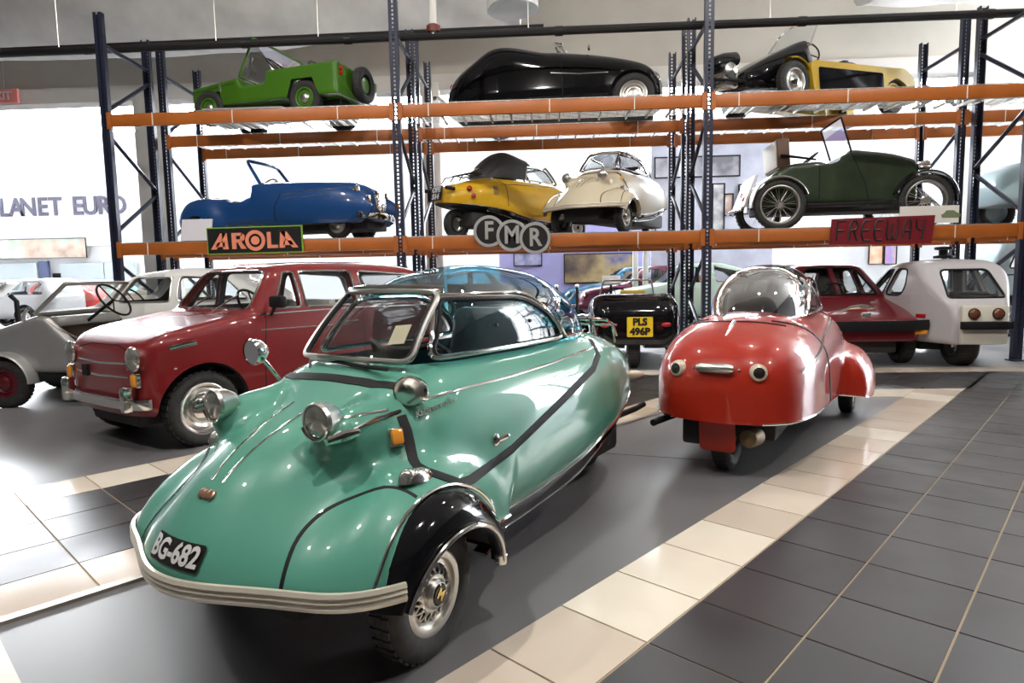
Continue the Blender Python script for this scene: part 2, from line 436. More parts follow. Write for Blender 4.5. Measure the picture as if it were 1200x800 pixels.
def field(i0, i1, j0, j1, mats, clips=(), voff=0.0):
    g = .006
    for j in range(j0, j1):
        for i in range(i0, i1):
            q = [uv2w(i, j + voff), uv2w(i + 1, j + voff), uv2w(i + 1, j + 1 + voff), uv2w(i, j + 1 + voff)]
            full = True; p = q
            for n, c in clips:
                p = clip(p, n, c)
                if len(p) < 3: break
            if len(p) < 3: continue
            cen = np.mean(p, 0); d = np.array([cen[0], cen[1], 0]) - CAM; wd = d @ FWD
            wd0 = wd; wd = max(wd, .3)
            px = 600 + F_PX * (d @ RT) / wd; py = 400 - F_PX * (d @ UP) / wd
            if wd0 < .6 or px < -60 or px > 1260 or py > 860 or py < 425: py = -1.0
            area_ = 0.5 * abs(sum(p[k][0] * p[(k + 1) % len(p)][1] - p[(k + 1) % len(p)][0] * p[k][1] for k in range(len(p))))
            if area_ < .002: continue
            sh = [cen + (a - cen) * (1 - g / max(.05, np.linalg.norm(a - cen))) for a in p]
            TILES.append((py, sh, random.choice(mats)))
TILES = []
nv = TE / 1.0
def vmax(v): return (TE, TE @ G0 + v * TS)
def vmin(v): return (-TE, -(TE @ G0 + v * TS))
def umax(u): return (TD, TD @ G0 + u * TS)
def umin(u): return (-TD, -(TD @ G0 + u * TS))
field(-10, 30, 0, 24, dtile, [(nY, YC), (-nY, 2.5)])                                   # dark field on the right
field(-9, 17, -1, 0, ctile, [(nY, YB)])                                   # cream diagonal band
field(-9, 12, -1, 0, ctile, [(nY, YA), vmin(-4.9), vmax(-4.9)])           # (empty guard)
field(-16, 12, -6, -5, ctile, [(nY, YB)], .1)                             # cream band behind the teal car
field(-16, 22, -9, -6, dtile, [(nY, YC)], .1)                             # dark field behind it
field(-16, 22, -6, 0, dtile, [(nY, YC), (-nY, -YB)], .1)                  # dark triangle before the racks
field(-16, 20, -10, -9, ctile, [(nY, YC)], .1)                            # cream band by the red estate
for xa in np.arange(-9, 9, .36):                                          # bands parallel to the racks
    for (ya, yb) in ((YA, YB), (YC, YD)):
        p = [np.array(q) for q in ((xa, ya), (xa + .36, ya), (xa + .36, yb), (xa, yb))]
        cl = [vmin(-5.9), vmax(-1.0)] if ya == YA else [vmin(-60)]
        for n, c in cl:
            if len(p) >= 3: p = clip(p, n, c)
        if len(p) < 3: continue
        cen = np.mean(p, 0)
        sh = [cen + (a - cen) * (1 - .004 / max(.05, np.linalg.norm(a - cen))) for a in p]
        d = np.array([cen[0], cen[1], 0]) - CAM; TILES.append((400 - F_PX * (d @ UP) / (d @ FWD), sh, random.choice(ctile)))
for poly in ([uv2w(-10, -1), uv2w(15.2, -1), uv2w(19, -1), uv2w(40, 24), uv2w(-10, 24)], [uv2w(-16, -9.9), uv2w(22, -9.9), uv2w(22, -4.9), uv2w(-16, -4.9)], [(-2, YA), (9, YA), (9, YD), (-6, YD), (-9, YD), (-9, YC)]):
    p = [np.array(q) for q in poly]
    p = clip(p, nY, YD if poly[0][0] == -2 else YC)
    if poly[0][0] == -2: p = clip(p, *vmin(-8.9))
    grout_field(p)
TILES.sort(key=lambda t: -t[0])
far = {False: MB(), True: MB()}
print('tiles', len(TILES), sum(t[0] > 0 for t in TILES))
for k, (py, sh, m) in enumerate(TILES):
    vf = prism([tuple(q) for q in sh], .006, .001, 'xy')
    if k < 290: mesh('floor_tile', *vf, m, floor, smooth=False)
    else: far[m in ctile].add(vf)
for c_, m_ in ((False, dtile[0]), (True, ctile[0])): far[c_].build('far_floor_tiles', m_, floor, smooth=False, kind='stuff')
# the painted pad the teal and red cabin scooters stand on is the floor itself, framed by a thin metal edge
edge = mat('brass_edge', (.42, .38, .32), .35, .8)
for a, b in (((-4, -4.92), (10.1, -4.92)), ((-4.0, -4.92), (-4.0, -1))):
    p, q = uv2w(*a), uv2w(*b); t = (q - p) / np.linalg.norm(q - p); n = np.array([-t[1], t[0]]) * .022
    slab('edge_strip', [p - n, q - n, q + n, p + n], 0, .014, edge, floor)
slab('expansion_joint', [np.array(q) for q in ((.30, 4.12), (1.05, 3.92), (1.05, 3.926), (.30, 4.126))], 0, .0008, blackrub, floor)

# ------------------------------------------------------------------ room: walls and ceiling
offwhite = noise_var(mat('offwhite_plaster', (.70, .68, .64), .8), 2, .04)
greywall = noise_var(mat('grey_beige_plaster', (.56, .53, .47), .85), 1.2, .06)
brightwall = mat('white_atrium_wall', (.86, .87, .88), .7)
lilac = noise_var(mat('lilac_wall', (.42, .40, .70), .7), 1.0, .08)
ceilm = mat('ceiling_paint', (.55, .53, .50), .9)
CZ = 7.2
mesh('ceiling', *box((-15.2, -7, CZ), (14.2, 13.4, CZ + .2)), ceilm, smooth=False, kind='structure', label='plain beige ceiling above the showroom')
darkwall = mat('charcoal_wall', (.16, .16, .165), .8)
mesh('wall_back', *box((-15.2, -7.2, 0), (14, -7, CZ)), darkwall, smooth=False, kind='structure', label='plain charcoal wall')
mesh('wall_left', *box((-15.2, -7, 0), (-15, 13.2, CZ)), darkwall, smooth=False, kind='structure', label='plain charcoal side wall')
mesh('wall_bulkhead', *box((-15.2, 13.0, 5.15), (14, 13.4, CZ + .4)), greywall, smooth=False, kind='structure', label='grey beige bulkhead above the big openings')
mesh('trim_1', *box((-15.2, 12.96, 4.85), (14, 13.36, 5.15)), offwhite, smooth=False, kind='structure', label='pale lintel under the grey bulkhead')
for k, (px, wd, m) in enumerate(((183, .62, offwhite), (508, .35, offwhite), (1172, 1.1, offwhite))):
    c = ony(px, 200, 13.1)
    mesh('column', *box((c[0] - wd / 2, 12.95, 0), (c[0] + wd / 2, 13.35, 5.0), .02), m, kind='structure')
# atrium beyond the showroom: tall white walls, sky let in by a slit
mesh('wall_atrium', *box((-46, 33, 0), (34, 33.4, 9)), brightwall, smooth=False, kind='structure', label='white atrium wall with shop fronts')
mesh('wall_right', *box((14, -7, 0), (14.3, 9.5, CZ)), darkwall, smooth=False, kind='structure', label='charcoal side wall')
for k, x in enumerate((-46.2, 34)): mesh('wall_sky_block_%s' % ('west', 'east')[k], *box((x, 13.4, 0), (x + .2, 33.4, 12)), brightwall, smooth=False, kind='structure')  # end walls added to keep sky light from entering at the sides
mesh('wall_infill', *box((-46, 13.2, 0), (-15.2, 13.4, 12)), brightwall, smooth=False, kind='structure')
mesh('wall_upper', *box((-46, 13.3, 7.2), (34, 13.5, 12)), brightwall, smooth=False, kind='structure')
mesh('wall_infill_east', *box((14, 13.2, 0), (34, 13.4, 12)), brightwall, smooth=False, kind='structure')
mesh('sky_block_roof', *box((-46, 13.4, 12), (34, 31.5, 12.2)), brightwall, smooth=False, kind='structure')  # unseen roof added to block the sky; its gap shapes the light
mesh('atrium_floor', *box((-46, 13.4, -.21), (34, 33.4, -.005)), mat('pale_stone_floor', (.42, .41, .40), .2), smooth=False, kind='structure')

# ------------------------------------------------------------------ pallet racks
navy = mat('navy_rack_steel', (.018, .022, .045), .4, .2)
orange = noise_var(mat('orange_rack_beam', (.40, .112, .017), .42), 3, .12)
galv = mat('galvanised_wire', (.55, .55, .53), .4, .9)
tagm = mat('pale_clip', (.75, .70, .60), .6)
UX = [-5.70, -1.88, 2.02, 5.85, 9.68]
ZL, ZU = 1.69, 3.35
def upright_mesh(h, half=.055):
    """perforated C section: front plate with a row of slots, two flanges"""
    v = []; f = []; xs = [-half, -.012, .012, half]; n = int(h / .05); zs = []
    for i in range(n): zs += [i * .05, i * .05 + .022]
    zs.append(h)
    for z in zs:
        for x in xs: v.append((x, 0, z))
    for r in range(len(zs) - 1):
        for c in range(3):
            if c == 1 and r % 2 == 1: continue
            a = r * 4 + c; f.append((a, a + 1, a + 5, a + 4))
    for s in (-1, 1):
        k = len(v); v += [(s * half, 0, 0), (s * half, .07, 0), (s * half, .07, h), (s * half, 0, h), (s * (half - .02), .07, 0), (s * (half - .02), .07, h)]
        f += [(k, k + 1, k + 2, k + 3), (k + 1, k + 4, k + 5, k + 2)]
    me = bpy.data.meshes.new('upright'); me.from_pydata(v, [], f); me.materials.append(navy); me.update(); return me
UPM = {}
def rack(y0, y1, label, htop, beams, mid_label):
    t = empty('pallet_rack', (0, y0, 0), 0, label, 'rack', 'pallet racks carrying the small cars')
    for X in UX:
        for yy in (y0, y1):
            h = htop
            if h not in UPM: UPM[h] = upright_mesh(h)
            o = child(None, UPM[h], 'upright', t); o.location = (X, yy - y0 - .035 if yy == y0 else yy - y0 + .035, 0)
            if yy == y1: o.rotation_euler = (0, 0, PI)
            fp = mesh('foot_plate', *box((-.09, -.07, 0), (.09, .09, .012)), navy, o, smooth=False)
        yb = y1 - y0
        for za, zb in ((htop - .38, htop - .42), (3.4, 4.0), (3.1, 2.52), (1.84, 2.42), (1.42, .9), (.3, .8)):
            mesh('brace', *tube([(X, .02, za), (X, yb - .02, zb)], .027, 6), navy, t)
    for yy, lv in beams:
        for zt in lv:
            for a, b in zip(UX[:-1], UX[1:]):
                m = MB(); yr = yy - y0
                m.add(box((a + .057, yr - .03, zt - .155), (b - .057, yr + .03, zt), .006))
                o = m.build('beam', orange, t)
                for x in (a + .057, b - .057):
                    mesh('beam_bracket', *box((x - .028, yr - .045, zt - .19), (x + .028, yr - .028, zt + .02)), orange, o, smooth=False)
                for q in range(3):
                    x = a + .5 + q * 1.3 + random.uniform(-.15, .15)
                    mesh('clip', *box((x - .006, yr - .034, zt - .155), (x + .006, yr - .029, zt + .004)), tagm, o, smooth=False)
    return t
RACK1 = rack(8.30, 9.27, 'navy and orange pallet rack row facing the teal car, bearing the name signs', 4.62, ((8.30, (ZL, ZU)), (9.27, (ZL,))), '')
RACK2 = rack(9.62, 10.62, 'navy and orange pallet rack row standing behind the one with name signs', 4.62, ((9.62, (ZL, ZU)), (10.62, (ZL, ZU))), '')
# wire decks lying across the beams
def deck_mesh(wx, wy):
    m = MB()
    for i in range(int(wx / .1) + 1): x = min(wx, i * .1); m.add(box((x - .003, 0, -.003), (x + .003, wy, .003)))
    for j in range(int(wy / .06) + 1): y = min(wy, j * .06); m.add(box((0, y - .003, -.006), (wx, y + .003, 0)))
    for i in (0.15, .45, .75): m.add(box((wx * i - .012, 0, -.035), (wx * i + .012, wy, -.006)))
    me = bpy.data.meshes.new('wire_deck'); me.from_pydata(m.v, [], m.f); me.materials.append(galv); me.update(); return me
DK = deck_mesh(.93, 1.06)
for t, y0, zs in ((RACK1, -.02, (ZL, ZU)), (RACK2, -.02, (ZL, ZU))):
    for z in zs:
        for a in UX[:-1]:
            for k in range(4):
                if z == ZU and t is RACK1 and a < -5 and k == 0: continue
                o = child(None, DK, 'wire_deck', t); o.location = (a + .07 + k * .935, y0, z + .012)
# floor of boards bridging the two rows on the lower level

# ------------------------------------------------------------------ wheels
gold = mat('gold_emblem', (.75, .55, .2), .25, 1.0)
def tyre_prof(Ro, Ri, wd):
    h = wd / 2
    return [(Ri, -h * .62), (Ri + .012, -h * .85), ((Ri + Ro) / 2, -h), (Ro - .025, -h * .93), (Ro - .006, -h * .72), (Ro, -h * .35), (Ro, h * .35), (Ro - .006, h * .72), (Ro - .025, h * .93), ((Ri + Ro) / 2, h), (Ri + .012, h * .85), (Ri, h * .62)]
def wheel(parent, loc, Ro, Ri, wd, style='disc', rimmat=None, capmat=None, side=1, steer=0.0, tread=True, wall=None, goldtext=None):
    """wheel with axle along local y; side=+1 shows its face to +y"""
    w = empty('wheel', loc, steer); w.parent = parent
    if side < 0: w.rotation_euler = (0, 0, PI + steer)
    rimmat = rimmat or satin; capmat = capmat or chrome; h = wd / 2
    ty = MB(); ty.add(lathe(tyre_prof(Ro, Ri, wd), 40))
    if tread:
        for g in (-.25, .05, .3):
            pass
    t = ty.build('tyre', rubber, w, angle=50)
    if tread:
        tb = MB()
        for k in range(36):
            a = 2 * PI * k / 36; m4 = Matrix.Rotation(-a, 4, 'Y')
            for q, yo in ((0, -.6), (1, 0), (0, .6)):
                b = box((Ro - .004, yo * h * .72 - h * .2, -Ro * .06), (Ro + .0035, yo * h * .72 + h * .2, Ro * .06 * (1 if q else .8)))
                tb.add(xform(b, m4 @ Matrix.Rotation(.08 * q, 4, 'X')))
        tb.build('tread', rubber, t, smooth=False)
    if wall: mesh('whitewall', *lathe([(Ri + .004, h * .83), (Ri + (Ro - Ri) * .45, h * 1.01)], 32), wall, t)
    rim = MB()
    rim.add(lathe([(Ri + .004, h * .55), (Ri + .012, h * .80), (Ri + .002, h * .86), (Ri - .012, h * .80), (Ri - .018, h * .45), (Ri - .02, -h * .6)], 36))
    rim.build('rim', rimmat if style != 'disc' else rimmat, w)
    if style == 'wire':            # cross-laced wheel trim
        b = MB(); b.add(lathe([(Ri - .012, h * .55), (Ri - .03, h * .6), (Ri - .034, h * .5)], 36)); b.add(lathe([(.046, h * .66), (.046, h * .95), (.036, h * 1.12), (.0, h * 1.16)], 24)); b.add(lathe([(.062, h * .55), (.056, h * .80), (.046, h * .80)], 24))
        b.build('hub', rimmat, w)
        s = MB(); n = 16
        for k in range(n):
            for d in (-1, 1):
                a0 = 2 * PI * k / n; a1 = a0 + d * 2 * PI / n * .9
                s.add(tube([(.05 * math.cos(a0), h * .72, .05 * math.sin(a0)), ((Ri - .03) * math.cos(a1), h * .56, (Ri - .03) * math.sin(a1))], .0038, 5))
        s.build('spokes', rimmat, w)
        mesh('backing', *lathe([(Ri - .01, -h * .1), (.001, -h * .1)], 24), dark, w)
        mesh('cap_badge', *lathe([(.034, h * 1.12), (.029, h * 1.19), (.001, h * 1.19)], 20), blackgloss, w)
        if goldtext: mesh('cap_emblem', *xform(text_mesh(goldtext, .045, .001, bold=.001), Matrix.Translation((0, h * 1.19 + .001, 0)) @ Matrix.Rotation(-PI / 2, 4, 'X') @ Matrix.Rotation(PI, 4, 'Y') @ Matrix.Rotation(PI + .7, 4, 'Z')), gold, w, smooth=False)
    elif style == 'disc':          # pressed steel disc with a domed cap
        rr = Ri - .014
        mesh('disc', *lathe([(rr, h * .45), (rr * .82, h * .62), (rr * .66, h * .42), (rr * .5, h * .5), (.001, h * .5)], 32), rimmat, w)
        mesh('hubcap', *lathe([(rr * .56, h * .5), (rr * .54, h * .72), (rr * .40, h * .92), (rr * .18, h * 1.0), (.001, h * 1.0)], 28), capmat, w)
    elif style == 'spoke':
        s = MB(); n = 24
        for k in range(n):
            a0 = 2 * PI * k / n; a1 = a0 + (.22 if k % 2 else -.22)
            s.add(tube([(.04 * math.cos(a0), h * (.7 if k % 2 else -.4), .04 * math.sin(a0)), ((Ri - .012) * math.cos(a1), 0, (Ri - .012) * math.sin(a1))], .003, 4))
        s.build('spokes', rimmat, w)
        mesh('hub', *lathe([(.045, -h * .6), (.05, h * .7), (.03, h * 1.2), (.001, h * 1.2)], 18), rimmat, w)
    return w
def lamp_on(parent, name, p, n, r, depth, shell, glassm, roundness=.35):
    """round lamp: bezel ring, bowl and lens looking along n"""
    m4 = Matrix.Translation(Vector(p)) @ frame_to(n)
    b = mesh(name, *xform(lathe([(r * .6, -depth), (r * .92, -depth * .45), (r, 0), (r * 1.04, .006), (r * .98, .018), (r * .9, .016)], 28, 'Z'), m4), shell, parent)
    mesh('lens', *xform(lathe([(r * .92, .012), (r * .75, .012 + r * roundness * .5), (r * .4, .012 + r * roundness * .9), (.0005, .012 + r * roundness)], 24, 'Z'), m4), glassm, b)
    return b
def strip(parent, name, fn, pts2, mode, wdt, th, m, s=1, step=.03, off=0.0, rad=None):
    """trim laid on a body: pts2 in the side (x,z), top (x,y) or front (y,z) view"""
    d = dense(pts2, step)
    P = {'side': lambda: side_pts(fn, d, s), 'top': lambda: top_pts(fn, d), 'front': lambda: front_pts(fn, d, 3.0, s)}[mode]()
    N = normals(fn, P); P = P + N * off
    if rad: return mesh(name, *tube(P, rad, 8), m, parent)
    return mesh(name, *ribbon(P, N, wdt, th), m, parent, angle=60)

# ------------------------------------------------------------------ three-wheeled cabin scooter, front axle at the origin, facing +x
def kr_fields(old=False):
    xs = [.06, -.02, -.1, -.2, -.35, -.7, -1.1, -1.5, -1.8, -2.05, -2.2, -2.29, -2.33, -2.345]
    w_ = [.36, .42, .445, .455, .46, .465, .465, .43, .365, .29, .22, .155, .10, .04]
    zt = [.66, .755, .82, .868, .89, .895, .895, .885, .84, .77, .71, .65, .60, .56]
    zc = [.45, .46, .48, .49, .50, .52, .53, .54, .54, .53, .525, .52, .52, .52]
    zb = [.2, .15, .12, .12, .12, .12, .14, .20, .26, .33, .37, .40, .43, .47]
    if old:
        xs[-7:] = [-1.5, -1.8, -2.0, -2.15, -2.26, -2.32, -2.345]
        w_[-7:] = [.465, .455, .425, .38, .30, .20, .08]; zt[-7:] = [.90, .87, .83, .775, .70, .61, .52]; zc[-7:] = [.50, .48, .46, .45, .44, .43, .42]; zb[-7:] = [.1, .1, .1, .11, .14, .2, .3]
    fus0 = loftf(xs, w_, zt, zc, zb, 2.75, 2.7 if not old else 6)
    def nose(x, y, z):
        rho = ((x + .35) / .845) ** 2 + ((z - .30) / .495) ** 2
        return ((rho ** 1.15 + (np.abs(y) / .455) ** 2.3) ** (1 / 2.3) - 1) * .42
    fus = lambda x, y, z: smin(fus0(x, y, z), np.maximum(nose(x, y, z), -(x + .5)), .06)
    if old:
        fe = lambda x, y, z: smax(smax(ellip((-.10, .46, .26), (.50, .215, .31))(x, np.abs(y), z), -(x + .50), .10), x - .36, .1)
    else:
        pan = ellip((-.1, 0, .30), (.592, .73, .25))
        fd = ellip((-.01, .425, .27), (.365, .19, .30))
        fe = lambda x, y, z: smin(smax(smax(pan(x, y, z), np.abs(y) - .60, .07), -(x + .10), .25), fd(x, np.abs(y), z), .06)
    body = lambda x, y, z: smin(fus(x, y, z), fe(x, y, z), .065)
    if not old:
        body0 = body; pod = ellip((-.01, .26, .685), (.21, .082, .085))
        body = lambda x, y, z: smin(body0(x, y, z), pod(x, np.abs(y), z), .06)
    bot = bottom([.6, .30, .0, -.3, -.5, -.84, -1.2, -1.38, -1.7, -2.0, -2.4], [.325, .325, .31, .27, .262, .285, .335, .375, .42, .45, .48])
    if old: bot = bottom([.6, .3, 0, -.3, -.6, -1.2, -1.8, -2.4], [.20, .19, .18, .185, .23, .29, .32, .335])
    can = loftf([-.165, -.2, -.3, -.43, -.6, -.87, -1.15, -1.38, -1.56, -1.68, -1.74, -1.78], [.22, .28, .30, .313, .322, .327, .318, .29, .235, .165, .10, .03],
                [.86, .90, 1.0, 1.118, 1.178, 1.208, 1.192, 1.135, 1.05, .96, .90, .855], [.78] * 12, [.5] * 12, 2.6)
    return fus, body, bot, can
KRF = {}
def kr_body(old):
    if old in KRF: return KRF[old]
    fus, body, bot, can = kr_fields(old)
    wells = cyl_y(0, .2, .252 if not old else .235, .30 if not old else .38, .9 if not old else .585); rear = lambda x, y, z: np.maximum(np.sqrt((x + 2.03) ** 2 + (z - .2) ** 2) - .27, np.abs(y) - .09)
    cock = lambda x, y, z: np.maximum(can(x, y, np.maximum(z, .80)) + .022, np.maximum(.42 - z, np.maximum(x + .22, -1.50 - x)))
    P, Fq, fi = netmesh([body, bot, neg(wells), neg(rear), neg(cock)], ((-2.42, .58), (-.68, .68), (.1, .95)), .018)
    KRF[old] = (P, Fq, fi, body, can, bot); return KRF[old]
def canopy_panel(can, xa, xb, zlow, zhigh, nx=26, ns=14, both=True):
    """part of the canopy surface between two heights (functions of x); zhigh None = across the top"""
    v = []; f = []
    for i in range(nx + 1):
        x = xa + (xb - xa) * i / nx; W, T, Cc = float(can.W(x)), float(can.T(x)), float(can.C(x)); p = can.p
        zl = min(zlow(x), T - .001); b = max(0, (zl - Cc) / (T - Cc)); yl = W * max(0, 1 - b ** p) ** (1 / p)
        th0 = math.atan2(max(b, 1e-6) ** (p / 2), max(yl / W, 1e-6) ** (p / 2))
        for k in range(ns + 1):
            th = th0 + (PI - 2 * th0) * k / ns; c, s = math.cos(th), math.sin(th)
            v.append((x, W * math.copysign(abs(c) ** (2 / p), c), Cc + (T - Cc) * max(s, 0) ** (2 / p)))
    for i in range(nx):
        for k in range(ns): a = i * (ns + 1) + k; f.append((a, a + 1, a + ns + 2, a + ns + 1))
    return v, f
def kr_plate(parent, fn, P, N, up, txt, wd, ht, bm, tm, size, rows=None):
    z = Vector(N).normalized(); y = (Vector(up) - z * Vector(up).dot(z)).normalized(); x = y.cross(z)
    m4 = Matrix.Translation(Vector(P) + z * .012) @ Matrix((x, y, z)).transposed().to_4x4()
    pl = mesh('number_plate', *xform(prism([tuple(q) for q in roundpoly([(-wd / 2, -ht / 2), (wd / 2, -ht / 2), (wd / 2, ht / 2), (-wd / 2, ht / 2)], .012)], .004, -.006, 'xy'), m4), bm, parent, smooth=False)
    for i, row in enumerate(rows or [txt]):
        oy = 0 if not rows else (.5 - i / (len(rows) - 1)) * ht * .48 * 1.0
        tv, tf = text_mesh(row, size, .003, bold=.004 * size / .08)
        xs = [q[0] for q in tv]; k = min(1.0, wd * .9 / max(1e-3, max(xs) - min(xs)))
        mesh('lettering', *xform(([(q[0] * k, q[1] + oy, q[2] + .006) for q in tv], tf), m4), tm, pl, smooth=False)
    return pl
plate_black = mat('plate_black', (.01, .01, .01), .4); plate_silver = mat('plate_silver', (.78, .78, .76), .35, .3)
def kr(name, loc, rz, paintm, label, old=False, style='kr200', group=None, trim=chrome, ribbonm=None, dome=None, plate=None, roof='dome', wheelstyle='wire', seats=None, rear_plate=None, z=0.0):
    P, Fq, fi, body, can, bot = kr_body(old)
    t = empty(name, (loc[0], loc[1], z), rz, label, 'car', group)
    b = mesh('body', P, Fq, [paintm, dark, dark, dark, seat_black], t, midx=fi, angle=38)
    seats = seats or seat_black; ribbonm = ribbonm or blackrub; dome = dome or bluedome
    full = lambda x, y, z: np.minimum(body(x, y, z), can(x, y, z))
    # wheels
    wheel(t, (0, .47, .2), .205, .118, .11, wheelstyle, satin if wheelstyle == 'wire' else alu, chrome, 1, .06 if style == 'teal' else 0, goldtext='M' if style == 'teal' else None)
    wheel(t, (0, -.47, .2), .205, .118, .11, wheelstyle, satin if wheelstyle == 'wire' else alu, chrome, -1)
    wheel(t, (-2.03, 0, .2), .205, .118, .11, 'disc', satin, chrome, 1)
    mesh('underside', *box((-1.95, -.26, .16), (.3, .26, .36), .03), dark, t)
    for s in (-1, 1): mesh('suspension_arm', *tube([(0, s * .44, .2), (-.02, s * .2, .24)], .02, 8), dark, t)
    mesh('rear_fork', *tube([(-1.6, .1, .34), (-2.03, .085, .2)], .022, 8), dark, t)
    # lower edge trim
    botz = lambda x: float(bot(np.array([x]), 0, 0)[0])
    for s in (-1, 1):
        xs = np.linspace(-.36, -2.12 if not old else -2.3, 50)
        Q = side_pts(body, np.array([(x, botz(x) + .006) for x in xs]), s); N = normals(body, Q); N[:, 2] *= .2
        mesh('sill_trim', *tube(Q + N * .002, .007, 6), trim, t)
        if old: continue
        # black sill below it
        v = []; f = []
        for i, x in enumerate(np.linspace(-.34, -1.75, 30)):
            q = Q[min(i * 49 // 29, 49)]; yy = float(np.interp(-x, -Q[:, 0], Q[:, 1] * s)); zz = botz(x)
            dz = .085 * (1 - max(0, (-x - 1.2) / 1.2)); v += [(x, s * (yy - .004), zz + .004), (x, s * (yy - .006), zz - .05 * dz / .085), (x, s * (yy - .03), zz - dz), (x, s * (yy - .09), zz - dz)]
        for i in range(29):
            for k in range(3): a = i * 4 + k; f.append((a, a + 1, a + 5, a + 4) if s < 0 else (a + 4, a + 5, a + 1, a))
        sl = mesh('sill', v, f, blackgloss, t); mesh('sill_edge', *tube([v[i * 4 + 2] for i in range(30)], .005, 6), trim, sl)
    # front bumper strip following the nose outline
    ys = np.linspace(-.605, .605, 61)
    Q = []
    Q = front_pts(body, np.stack([ys, 0 * ys + .345], 1), 1.2); cf_ = np.polyfit(ys[np.abs(ys) < .57] ** 2, Q[np.abs(ys) < .57, 0], 3); Q[:, 0] = np.polyval(cf_, ys ** 2) + .004; N = np.stack([np.ones(len(Q)), -np.gradient(Q[:, 0], ys), 0 * ys], 1); N /= np.linalg.norm(N, axis=1)[:, None]
    if not old:
        keep = Q[:, 0] > .2; Q, N = Q[keep], N[keep]
        v = []; f = []
        prof = [(.0, .030), (.010, .030), (.016, .020), (.010, .014), (.016, .006), (.010, 0), (.016, -.010), (.008, -.022), (-.02, -.026)]
        for q, n in zip(Q, N):
            for o, h in prof: v.append((q[0] + n[0] * o, q[1] + n[1] * o, .325 + h))
        k = len(prof)
        for i in range(len(Q) - 1):
            for j in range(k - 1): a = i * k + j; f.append((a, a + 1, a + k + 1, a + k))
        mesh('bumper_strip', v, f, bumpalu, t, angle=25)
    # front mudguard flares
    for s in (-1, 1):
        if old: continue
        v = []; f = []; prof = [(.346, .44), (.343, .535), (.328, .580), (.303, .608), (.272, .624), (.241, .630), (.234, .622), (.236, .585)]
        n = 30; a0, a1 = R(20), R(170)
        e1 = []; e2 = []
        for i in range(n + 1):
            a = a0 + (a1 - a0) * i / n; q = i / n; grow = 1 + .05 * max(0, q - .55) * 2
            tail = max(0, q - .62) / .38
            for r, y in prof:
                rr = r if r < .27 else r - tail * (r - .268) * .75
                v.append((rr * math.cos(a) * grow * 1.0 - .01, s * (y - .05 * (1 - math.sin(a)) * .6 - tail * .012), .178 + rr * math.sin(a)))
            e1.append(v[-len(prof) + 1]); e2.append(v[-3])
        k = len(prof)
        for i in range(n):
            for j in range(k - 1): a = i * k + j; f.append((a, a + 1, a + k + 1, a + k) if s > 0 else (a + k, a + k + 1, a + 1, a))
        fl = mesh('wheel_arch_flare', v, f, blackgloss if style != 'cream' else paintm, t, angle=60)
        mesh('flare_trim', *tube([(p[0], p[1] + s * .004, p[2] + .003) for p in e2], .0075, 8), trim, fl)
        cq = side_pts(body, np.array([(.346 * math.cos(a) - .01, .178 + .346 * math.sin(a)) for a in np.linspace(R(26), R(148), 36)]), s)
        mesh('flare_outer_trim', *tube(cq + normals(body, cq) * .003, .006, 8), trim, fl)
        tip = e2[-1]; mesh('flare_tip', *xform(lathe([(.001, -.03), (.02, -.02), (.024, .01), (.012, .03), (.001, .034)], 12, 'Z'), Matrix.Translation((tip[0] - .004, tip[1] - s * .012, tip[2] + .01))), trim, fl)
    # fender seams
    if not old:
        for s in (-1, 1):
            d = dense(spline([(.415, .345), (.33, .318), (.24, .335), (.16, .39), (.10, .46), (.07, .52)], 6), .02); d[:, 1] *= s
            Q = top_pts(body, d); N = normals(body, Q); mesh('fender_seam', *ribbon(Q, N, .011, .0022), blackrub, t, angle=60)
    # canopy
    rail_z = 1.078
    def rail(x):
        if x > -.88: return rail_z + .012
        q = (-.88 - x) / .36
        return rail_z + .012 - .225 * min(1, q) ** 1.6 if x > -1.24 else .865
    zb = lambda x: .862
    dv, df = canopy_panel(can, -.425, -1.775, rail, None, 60, 22)
    kr_can(t, can, body, dv, df, rail, dome, trim, paintm, style, roof)
    # seats, steering bar, dashboard
    st = mesh('seat', *netseat(), seats, t)
    mesh('dashboard', *box((-.33, -.24, .70), (-.23, .24, .84), .02), blackrub, t)
    mesh('handlebar', *tube([(-.5, -.2, .86), (-.46, -.17, .90), (-.40, -.06, .88), (-.40, .06, .88), (-.46, .17, .90), (-.5, .2, .86)], .012, 8), blackrub, t)
    return t, body, can, full
def netseat():
    m = MB(); m.add(box((-1.02, -.22, .48), (-.60, .22, .62), .05)); m.add(xform(box((-.07, -.23, 0), (.07, .23, .42), .05), Matrix.Translation((-1.02, 0, .60)) @ Matrix.Rotation(-.25, 4, 'Y')))
    m.add(box((-1.55, -.2, .46), (-1.25, .2, .70), .05)); return m.v, m.f
